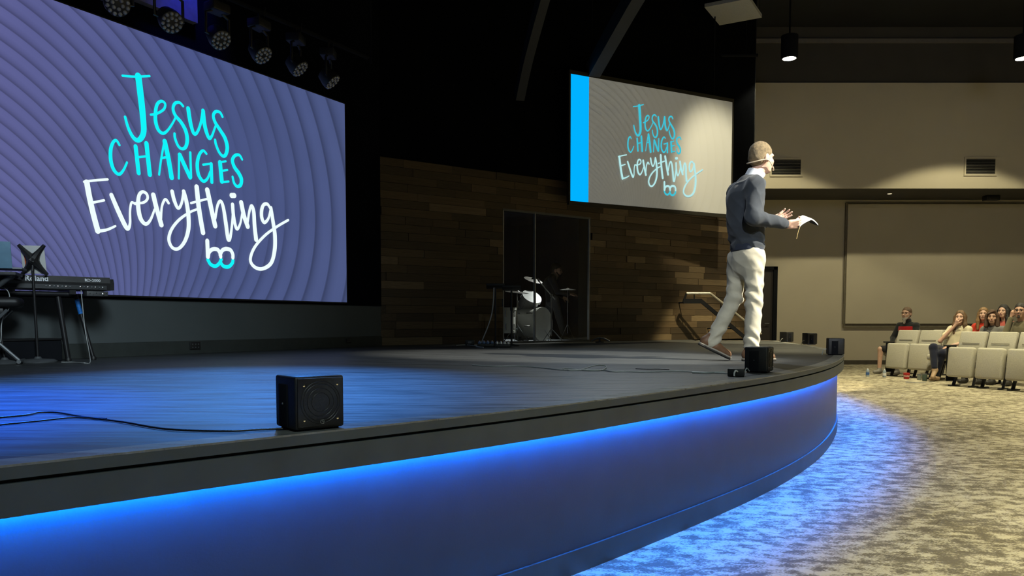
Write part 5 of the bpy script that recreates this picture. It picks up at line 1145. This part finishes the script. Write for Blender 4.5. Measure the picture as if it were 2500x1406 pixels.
def make_chair(down, end):
    t = thing('auditorium_chair', 'x', 'chair', group='beige auditorium chairs')
    if down: xf(pad(0.45, 0.44, 0.11), R(90), (0, -0.14, 0.43)).build('seat', fab, t)
    else: xf(pad(0.45, 0.51, 0.12), R(-6), (0, -0.12, 0.415)).build('seat', fab, t)
    bk = xf(pad(0.46, 0.40, 0.09, 0.012), R(-16), (0, 0.17, 0.735)).build('backrest', fab, t)
    MB().add(*[(lambda m: (m.v, m.f))(xf(MB().box((0, -0.056, 0), (0.30, 0.006, 0.008)), R(-16), (0, 0.165, 0.72)))][0]).build('crease', mat('dark_seam', (0.12, 0.105, 0.08), 0.9) if 'seam' not in M else M['seam'], bk)
    M['seam'] = bpy.data.materials['dark_seam']
    xf(MB().box((0, 0, 0), (0.44, 0.03, 0.5), bev=0.012), R(-16), (0, 0.20, 0.68)).build('back_shell', M['blackpl'], t)
    lg = MB().tube([(-0.16, 0.08, 0.36), (-0.16, 0.0, 0.18), (-0.16, -0.07, 0.02)], 0.028, 8).build('leg', M['blackmt'], t)
    lg = MB().tube([(0.16, 0.08, 0.36), (0.16, 0.02, 0.18), (0.16, -0.03, 0.02)], 0.022, 8).build('leg', M['blackmt'], t)
    MB().box((-0.16, -0.05, 0.012), (0.07, 0.24, 0.024), bev=0.006).build('foot_plate', M['blackmt'], t); MB().box((0.16, -0.03, 0.012), (0.06, 0.2, 0.024), bev=0.006).build('foot_plate', M['blackmt'], t)
    MB().box((0.0, 0.09, 0.34), (0.48, 0.05, 0.06), bev=0.008).build('seat_beam', M['blackmt'], t)
    if end: MB().box((-0.248, -0.02, 0.38), (0.03, 0.24, 0.60), bev=0.012).build('end_panel', M['black'], t); MB().box((-0.248, -0.06, 0.69), (0.045, 0.30, 0.03), bev=0.01).build('armrest', M['blackpl'], t)
    return t
Fv = Vector((-0.9, -0.44, 0)).normalized(); Rv = Vector((0.44, -0.9, 0)).normalized(); CR = R(-64)
A1 = Vector((7.69, 13.17, 0)); B1 = Vector((7.80, 15.57, 0))
chairs = [
 (A1, False, True, 'empty beige chair with seat folded up at the left end of the front row'),
 (A1+Rv*0.5, False, False, 'empty beige chair folded up, second in the front row'),
 (A1+Rv*1.0, False, False, 'empty beige chair folded up at the right edge of the photo'),
 (B1, False, True, 'empty beige chair folded up in front of the bearded man, left end of its row'),
 (B1+Rv*0.5, False, False, 'empty beige chair folded up between the bearded man and the woman in white'),
 (B1+Rv*1.02, True, False, 'beige chair with seat down under the woman in white'),
 (B1+Rv*1.83, True, False, 'beige chair under the woman with brown bobbed hair'),
 (B1+Rv*2.31-Fv*0.06, True, False, 'beige chair under the man with the goatee'),
 (Vector((8.27, 16.42, 0)), True, False, 'beige chair under the bearded man'),
 (Vector((8.76, 16.05, 0)), False, False, 'empty beige chair in the back row left of the woman in red'),
 (Vector((9.20, 15.40, 0)), True, False, 'beige chair under the woman in red'),
 (Vector((9.46, 14.98, 0)), True, False, 'beige chair under the dark haired woman in the back row'),
]
proto = {}
for p, dn, en, lab in chairs:
    if (dn, en) not in proto:
        c = make_chair(dn, en); c.location = p; c.rotation_euler = (0, 0, CR); c['label'] = lab; proto[(dn, en)] = c
    else: dup(proto[(dn, en)], p, CR, lab)

# ---------------------------------------------------------------- seated listeners
def seated(label, loc, yawd, shirt, legs, skin, hairc, style='short', hs=1.0, lean=0.0, side=0.0, hand=None, bare_arm=False, bare_leg=False, look=0.0, top=1.35, beard=None, glasses=False, stripe=None, cross=False, shoec=(0.03, 0.028, 0.026), wide=1.0, full=True):
    t = thing('person', label, 'person', tuple(loc), R(yawd)); k = (top-0.52-0.13)/(1.20-0.52)          # upper body stretch
    U = lambda x, y, z: Vector((x+lean*(z-0.52)*1.4, y+side*(z-0.52)*1.4, 0.52+(z-0.52)*k))
    s = SDF(); lk = R(look); f = Vector((math.cos(lk), math.sin(lk), 0.06)); hc = U(-0.03, 0, 1.20)
    g, HB = head_prims(s, hc, f, (0, 0, 1), hs, 1.05 if beard else 0.95)
    s.cone(U(-0.06, 0, 1.11), U(-0.09, 0, 1.0), 0.055, 0.062, 0.03); s.econe(U(-0.1, 0, 0.92), U(-0.03, 0, 0.58), 0.085, 0.09, (0, 1, 0), 1.3)
    shs = [U(-0.09, e*0.165*wide, 0.965) for e in (-1, 1)]; els = [U(0.0, e*0.235*wide, 0.73) for e in (-1, 1)]; wrs = [Vector((0.24, e*0.10, 0.64)) for e in (-1, 1)]
    if hand: els[0] = U(0.16, -0.17, 0.74); wrs[0] = hc+f*0.11+Vector((0, -0.05, -0.14))
    if hand == 'temple': wrs[0] = hc+f*0.02+Vector((0.0, -0.14, -0.10))
    hips = [Vector((0.0, e*0.095, 0.53)) for e in (-1, 1)]; sp = 0.20 if bare_leg else 0.13
    kns = [Vector((0.46, e*sp, 0.52)) for e in (-1, 1)]; ans = [Vector((0.47, e*(sp+0.01), 0.10)) for e in (-1, 1)]
    if cross: kns[0] = Vector((0.50, -0.02, 0.62)); ans[0] = Vector((0.62, 0.10, 0.26))
    if cross: ans[1] = Vector((0.45, 0.02, 0.10))
    for i in (0, 1):
        s.cone(shs[i], els[i], 0.042, 0.036, 0.02); s.cone(els[i], wrs[i], 0.037, 0.026, 0.015)
        s.cone(hips[i], kns[i], 0.065, 0.055, 0.02); s.cone(kns[i], ans[i], 0.056 if bare_leg else 0.045, 0.036, 0.02)
        if i == 0 and hand: hand_prims(s, wrs[0], (f.x*0.2, 0.35, 0.85), (f.x, f.y-0.3, 0.2), 1, (0.9, 0.9, 0.95, 1.0), 0.95)
        else: hand_prims(s, wrs[i], (0.75, -0.35 if i else 0.35, -0.3), (0.2, 0, 1), -1 if i else 1, (0.5, 0.55, 0.6, 0.6), 0.95)
    sdf_obj('body', s, 0.0075, SK[skin], t, 1)
    # top
    c = SDF(); c.econe(U(-0.085, 0, 0.985), U(-0.09, 0, 0.90), 0.075, 0.115, (0, 1, 0), 1.45, 0.04); c.econe(U(-0.09, 0, 0.90), U(-0.02, 0, 0.55), 0.118*wide, 0.130*wide, (0, 1, 0), 1.28, 0.04)
    for i in (0, 1):
        c.cone(U(-0.085, 0, 0.98), shs[i], 0.07, 0.07, 0.04)
        if bare_arm: c.cone(shs[i], shs[i].lerp(els[i], 0.55), 0.068, 0.062, 0.03)
        else: c.cone(shs[i], els[i], 0.068, 0.058, 0.03); c.cone(els[i], els[i].lerp(wrs[i], 0.9), 0.057, 0.042, 0.02)
    c.disp = folds(0.003, int(abs(loc[0])*100) % 97, (22, 22, 26)); top_o = sdf_obj('top', c, 0.009, cloth('top_fabric', shirt), t, 1)
    if stripe:
        b = SDF(); b.econe(U(-0.085, 0, 0.95), U(-0.080, 0, 0.85), 0.124*wide, 0.128*wide, (0, 1, 0), 1.33, 0.02); b.cut(U(-0.03, 0, 0.86), (-1, 0, 0)) ; b.cut(U(0, 0, 0.955), (0, 0, 1)); b.cut(U(0, 0, 0.865), (0, 0, -1))
        sdf_obj('chest_stripe', b, 0.008, cloth('stripe_fabric', stripe), t, 1)
        cl = SDF().cone(U(-0.085, 0, 1.0), U(-0.068, 0, 1.06), 0.075, 0.078, 0.01); sdf_obj('collar', cl, 0.008, cloth('collar_fabric', shirt), t, 1)
    if full:
        q = SDF(); q.econe(Vector((-0.05, 0, 0.56)), Vector((0.02, 0, 0.53)), 0.115, 0.11, (0, 1, 0), 1.35, 0.04)
        for i in (0, 1):
            e = 0.94 if bare_leg else 1.0
            q.cone(hips[i], hips[i].lerp(kns[i], e), 0.092, 0.074, 0.03)
            if not bare_leg: q.cone(kns[i], ans[i], 0.073, 0.055, 0.03)
        q.disp = folds(0.003, 31, (22, 22, 22)); sdf_obj('shorts' if bare_leg else 'trousers', q, 0.009, cloth('leg_fabric', legs), t, 1)
        sm = mat('shoe_leather', shoec, 0.6)
        for i in (0, 1):
            a = ans[i]; tip = a+(Vector((0.17, 0.02, -0.055)) if not (cross and i == 0) else Vector((0.12, 0.05, -0.17)))
            h = SDF().econe(a+Vector((-0.03, 0, -0.05)), tip, 0.042, 0.034, (0, 1, 0), 1.15, 0.02); h.cone(a, a+Vector((0, 0, -0.04)), 0.044, 0.05, 0.03)
            if not (cross and i == 0): h.cut((0, 0, 0.002), (0, 0, -1))
            sdf_obj('shoe', h, 0.008, sm, t, 1)
    # hair
    hm = mat('hair', hairc, 0.55, var=0.35, scale=30, bump=0.5, bscale=160)
    h = SDF(); h.ell(g(-0.016, 0, 0.036), np.array([0.110, 0.088, 0.104])*hs*(0.955 if style == 'short' else 1.0), HB, 0.01)
    if style == 'long':
        for e in (-1, 1):
            h.cone(g(0.01, e*0.075, 0.0), g(0.02, e*0.088, -0.14), 0.036*hs, 0.034*hs, 0.03); h.cone(g(0.02, e*0.088, -0.14), g(0.035, e*0.085, -0.30), 0.034*hs, 0.022*hs, 0.03); h.cone(g(-0.06, e*0.05, 0.0), g(-0.07, e*0.06, -0.24), 0.06*hs, 0.04*hs, 0.04)
    elif style == 'bob':
        for e in (-1, 1): h.cone(g(0.0, e*0.075, 0.02), g(0.02, e*0.09, -0.16), 0.042*hs, 0.034*hs, 0.03); h.cone(g(-0.06, e*0.05, 0.0), g(-0.06, e*0.05, -0.15), 0.06*hs, 0.05*hs, 0.04)
        h.cone(g(0.07, 0.02, 0.10), g(0.085, -0.06, 0.05), 0.03*hs, 0.022*hs, 0.02)
    else: h.ell(g(-0.05, 0, -0.02), np.array([0.062, 0.072, 0.06])*hs, HB, 0.03)
    h.ell(g(0.075, 0, -0.045), np.array([0.100, 0.068 if style != 'short' else 0.12, 0.118 if style != 'short' else 0.098])*hs, HB, 0.012, sub=True)
    if style == 'short':
        for e in (-1, 1): h.ell(g(0.0, e*0.085, -0.03), np.array([0.034, 0.03, 0.044])*hs, HB, 0.008, sub=True)
    h.disp = folds(0.003, 3, (60, 60, 16)); sdf_obj('hair', h, 0.0075, hm, t, 1)
    face_parts(t, g, HB, hs, hm)
    if beard:
        bm_ = mat('beard_hair', beard, 0.8, var=0.3, scale=60, bump=0.5, bscale=200); b = SDF()
        if beard[0] > 0.2:
            b.cone(g(0.068, 0, -0.105), g(0.075, 0, -0.19), 0.034*hs, 0.022*hs, 0.02)
            for e in (-1, 1): b.cone(g(0.02, e*0.062, -0.05), g(0.066, e*0.028, -0.105), 0.012*hs, 0.022*hs, 0.02)
        else: b.cone(g(0.078, 0, -0.098), g(0.078, 0, -0.112), 0.022*hs, 0.020*hs, 0.02)
        b.cone(g(0.099, -0.024, -0.056), g(0.099, 0.024, -0.056), 0.0085*hs, 0.0085*hs, 0.01)
        sdf_obj('beard', b, 0.006, bm_, t, 1)
    if glasses:
        gm = MB()
        for e in (-1, 1):
            gm.tube([g(0.104, e*0.033+math.cos(a*0.5236)*0.024, math.sin(a*0.5236)*0.018) for a in range(13)], 0.0025, 6, caps=False)
            gm.tube([g(0.10, e*0.058, 0.002), g(0.0, e*0.088, 0.002)], 0.002, 6)
        gm.tube([g(0.106, -0.01, 0.002), g(0.106, 0.01, 0.002)], 0.0025, 6); gm.build('glasses', DARKEYE, t)
    return t
Y0 = math.degrees(math.atan2(Fv.y, Fv.x))
seated('bearded man in black and red jacket and shorts sitting at the left', (8.27, 16.42, 0), Y0, (0.018, 0.020, 0.022), (0.02, 0.02, 0.024), 'light', (0.15, 0.095, 0.06), hs=1.08, top=1.40, beard=(0.33, 0.31, 0.28), glasses=True, stripe=(0.42, 0.015, 0.02), bare_leg=True, wide=1.16, look=12, side=0.02, shoec=(0.2, 0.19, 0.17))
seated('woman in a cream shirt with crossed legs and a hand to her mouth', tuple(B1+Rv*1.06), Y0, (0.62, 0.56, 0.40), (0.010, 0.013, 0.030), 'light', (0.13, 0.075, 0.035), 'long', top=1.31, hand='mouth', bare_arm=True, cross=True, look=24, side=0.10, shoec=(0.34, 0.23, 0.14), lean=-0.04)
seated('woman with brown bobbed hair in a grey top', tuple(B1+Rv*1.80+Fv*0.03), Y0, (0.16, 0.155, 0.15), (0.02, 0.02, 0.03), 'tan', (0.07, 0.032, 0.016), 'bob', top=1.31, look=30, full=True)
seated('man with dark hair, glasses and goatee in an olive jacket', tuple(B1+Rv*2.22-Fv*0.08), Y0, (0.12, 0.105, 0.065), (0.02, 0.02, 0.03), 'tan', (0.016, 0.013, 0.011), top=1.42, look=20, hs=1.06, beard=(0.05, 0.04, 0.035), glasses=True, wide=1.12, hand='temple', full=True)
seated('woman in a red shirt with light brown hair, half hidden', (9.22, 15.38, 0), Y0, (0.60, 0.05, 0.025), (0.02, 0.02, 0.03), 'light', (0.24, 0.14, 0.06), 'long', top=1.38, look=30, side=0.06, full=False)
seated('woman with long black hair in a red and white top in the back row', (9.44, 15.02, 0), Y0, (0.42, 0.10, 0.08), (0.02, 0.02, 0.03), 'light', (0.010, 0.008, 0.008), 'long', top=1.43, look=10, full=False)

# ---------------------------------------------------------------- things left on the carpet by the seats
def floor_at(px, py): return on_z(px, py, 0)
clearp = mat('clear_bottle_plastic', (0.30, 0.36, 0.42), 0.15); blab = mat('blue_bottle_label', (0.05, 0.12, 0.32), 0.5)
for px, py, lab, lm in ((2118, 919, 'small water bottle with blue label standing alone on the carpet', blab), (2159, 921, 'small water bottle with white cap by the left row end', M['white'])):
    t = thing('water_bottle', lab, 'bottle', tuple(floor_at(px, py)), group='water bottles on the carpet')
    MB().lathe((0, 0, 0), (0, 0, 1), [(0.030, 0), (0.033, 0.01), (0.033, 0.11), (0.025, 0.135), (0.013, 0.15)], 16).build('body', clearp, t)
    MB().lathe((0, 0, 0), (0, 0, 1), [(0.034, 0.035), (0.034, 0.085)], 16).build('label_band', lm, t); MB().lathe((0, 0, 0.15), (0, 0, 1), [(0.014, 0), (0.014, 0.015), (0.008, 0.017)], 12).build('cap', M['white'], t)
red = mat('red_tin', (0.45, 0.012, 0.014), 0.4)
t = thing('red_tumbler', 'red cup with pale print on the carpet under the chairs', 'cup', tuple(floor_at(2213, 925)))
MB().lathe((0, 0, 0), (0, 0, 1), [(0.045, 0), (0.05, 0.01), (0.058, 0.11), (0.06, 0.115), (0.05, 0.118)], 20).build('body', red, t)
MB().lathe((0, 0, 0.045), (0, 0, 1), [(0.0536, 0), (0.0556, 0.03)], 20).build('print_band', mat('pale_print', (0.5, 0.3, 0.27), 0.5, var=0.8, scale=60), t)
for px, py, c, r, h, lab in ((2244, 928, (0.22, 0.25, 0.22), 0.04, 0.1, 'pale grey green mug on the carpet between the chairs'), (2257, 930, (0.07, 0.11, 0.09), 0.045, 0.12, 'dark green tumbler on the carpet between the chairs'), (2272, 924, (0.10, 0.10, 0.14), 0.035, 0.09, 'small dark cup on the carpet under the woman in cream')):
    t = thing('cup', lab, 'cup', tuple(floor_at(px, py))); m_ = mat('cup_glaze', c, 0.35)
    MB().lathe((0, 0, 0), (0, 0, 1), [(r*0.8, 0), (r*0.9, 0.008), (r, h*0.9), (r, h), (r*0.85, h)], 18).build('body', m_, t)
    MB().lathe((0, 0, h), (0, 0, 1), [(r*1.02, 0), (r*1.02, 0.01), (r*0.6, 0.016)], 18).build('lid', M['greymt'], t)
t = thing('paper_stack', 'flat white booklet lying on the carpet by the cups', 'booklet', tuple(floor_at(2236, 934)), R(25))
MB().box((0, 0, 0.012), (0.3, 0.2, 0.02), bev=0.002).build('pages', M['white'], t); MB().box((0, 0, 0.0245), (0.305, 0.205, 0.003)).build('cover', mat('cream_cover', (0.5, 0.45, 0.33), 0.6), t)

# ---------------------------------------------------------------- the drummer walking in the booth
db_ = in_booth(1362, 1.9); db_.z = STZ
dz = on_y(1358, 644, db_.y).z-STZ; sc = dz/1.60
t = thing('person', 'bearded man in dark clothes bending over the drums behind glass', 'person', tuple(db_)); s = SDF(); Q = lambda x, y, z: Vector((x, y, z))*sc
f = Vector((0.95, -0.25, -0.12)); hc = Q(-0.03, 0, 1.47); g, HB = head_prims(s, hc, f, (0.1, 0, 1), 1.0, 1.0)
P_ = {'n': Q(-0.09, 0, 1.36), 'c': Q(-0.16, 0.02, 1.20), 'p': Q(-0.13, 0.03, 0.84)}
A_ = [(Q(-0.13, -0.17, 1.27), Q(-0.02, -0.22, 1.0), Q(0.24, -0.16, 0.95)), (Q(-0.15, 0.18, 1.27), Q(-0.05, 0.25, 1.02), Q(0.12, 0.2, 0.9))]
L_ = [(Q(-0.08, -0.09, 0.84), Q(0.02, -0.1, 0.47), Q(0.12, -0.10, 0.09)), (Q(-0.16, 0.10, 0.84), Q(-0.20, 0.12, 0.46), Q(-0.32, 0.14, 0.12))]
s.cone(hc-Vector((0.02, 0, 0.07)), P_['n'], 0.055, 0.06, 0.03); s.econe(P_['c'], P_['p'], 0.09, 0.09, (0, 1, 0), 1.3)
for a, b, c in A_: s.cone(a, b, 0.042, 0.035, 0.02); s.cone(b, c, 0.035, 0.026, 0.02)
for a, b, c in L_: s.cone(a, b, 0.065, 0.045, 0.02); s.cone(b, c, 0.045, 0.035, 0.02)
hand_prims(s, A_[0][2], (0.9, 0, 0.05), (0, -0.3, 1), 1, (0.5, 0.6, 0.6, 0.6)); hand_prims(s, A_[1][2], (0.8, 0, -0.4), (0, 0.5, 0.8), -1, (0.5, 0.6, 0.6, 0.6))
sdf_obj('body', s, 0.008, SK['tan'], t, 1)
c = SDF(); c.econe(P_['n']-Vector((0.02, 0, 0.04)), P_['c'], 0.07, 0.12, (0, 1, 0), 1.4); c.econe(P_['c'], P_['p'], 0.125, 0.12, (0, 1, 0), 1.3)
for a, b, d in A_: c.cone(P_['n']-Vector((0.03, 0, 0.06)), a, 0.06, 0.07, 0.04); c.cone(a, b, 0.068, 0.055, 0.03); c.cone(b, b.lerp(d, 0.9), 0.054, 0.042, 0.02)
c.disp = folds(0.003, 8, (22, 22, 22)); sdf_obj('sweater', c, 0.009, cloth('dark_sweater', (0.016, 0.018, 0.026)), t, 1)
cl = SDF().cone(P_['n']-Vector((0.0, 0, 0.045)), P_['n']+Vector((0.01, 0, -0.01)), 0.075, 0.07, 0.01); sdf_obj('collar', cl, 0.008, cloth('pale_collar', (0.35, 0.34, 0.30)), t, 1)
q = SDF(); q.econe(P_['p'], P_['p']-Vector((0, 0, 0.05)), 0.115, 0.11, (0, 1, 0), 1.3)
for a, b, d in L_: q.cone(a, b, 0.09, 0.068, 0.03); q.cone(b, d, 0.068, 0.058, 0.03)
q.disp = folds(0.003, 9, (22, 22, 22)); sdf_obj('trousers', q, 0.009, cloth('dark_jeans', (0.07, 0.075, 0.085)), t, 1)
for a, b, d in L_:
    h = SDF().econe(d+Vector((-0.03, 0, -0.03)), d+Vector((0.17, 0, -0.05)), 0.045, 0.036, (0, 1, 0), 1.1); h.cone(d, d-Vector((0, 0, 0.03)), 0.045, 0.05, 0.02); sdf_obj('shoe', h, 0.008, outs, t, 1)
hm = mat('dark_hair', (0.02, 0.015, 0.012), 0.6); h = SDF(); h.ell(g(-0.016, 0, 0.036), np.array([0.110, 0.086, 0.102]), HB, 0.01); h.ell(g(-0.05, 0, -0.02), np.array([0.062, 0.072, 0.06]), HB, 0.03); h.ell(g(0.075, 0, -0.045), np.array([0.100, 0.12, 0.098]), HB, 0.012, sub=True)
sdf_obj('hair', h, 0.0075, hm, t, 1); b = SDF(); b.cone(g(0.075, 0, -0.1), g(0.07, 0, -0.12), 0.026, 0.02, 0.02); b.cone(g(0.02, 0.062, -0.05), g(0.066, 0.028, -0.1), 0.012, 0.02, 0.02); b.cone(g(0.02, -0.062, -0.05), g(0.066, -0.028, -0.1), 0.012, 0.02, 0.02)
sdf_obj('beard', b, 0.006, hm, t, 1); face_parts(t, g, HB, 1.0, hm)
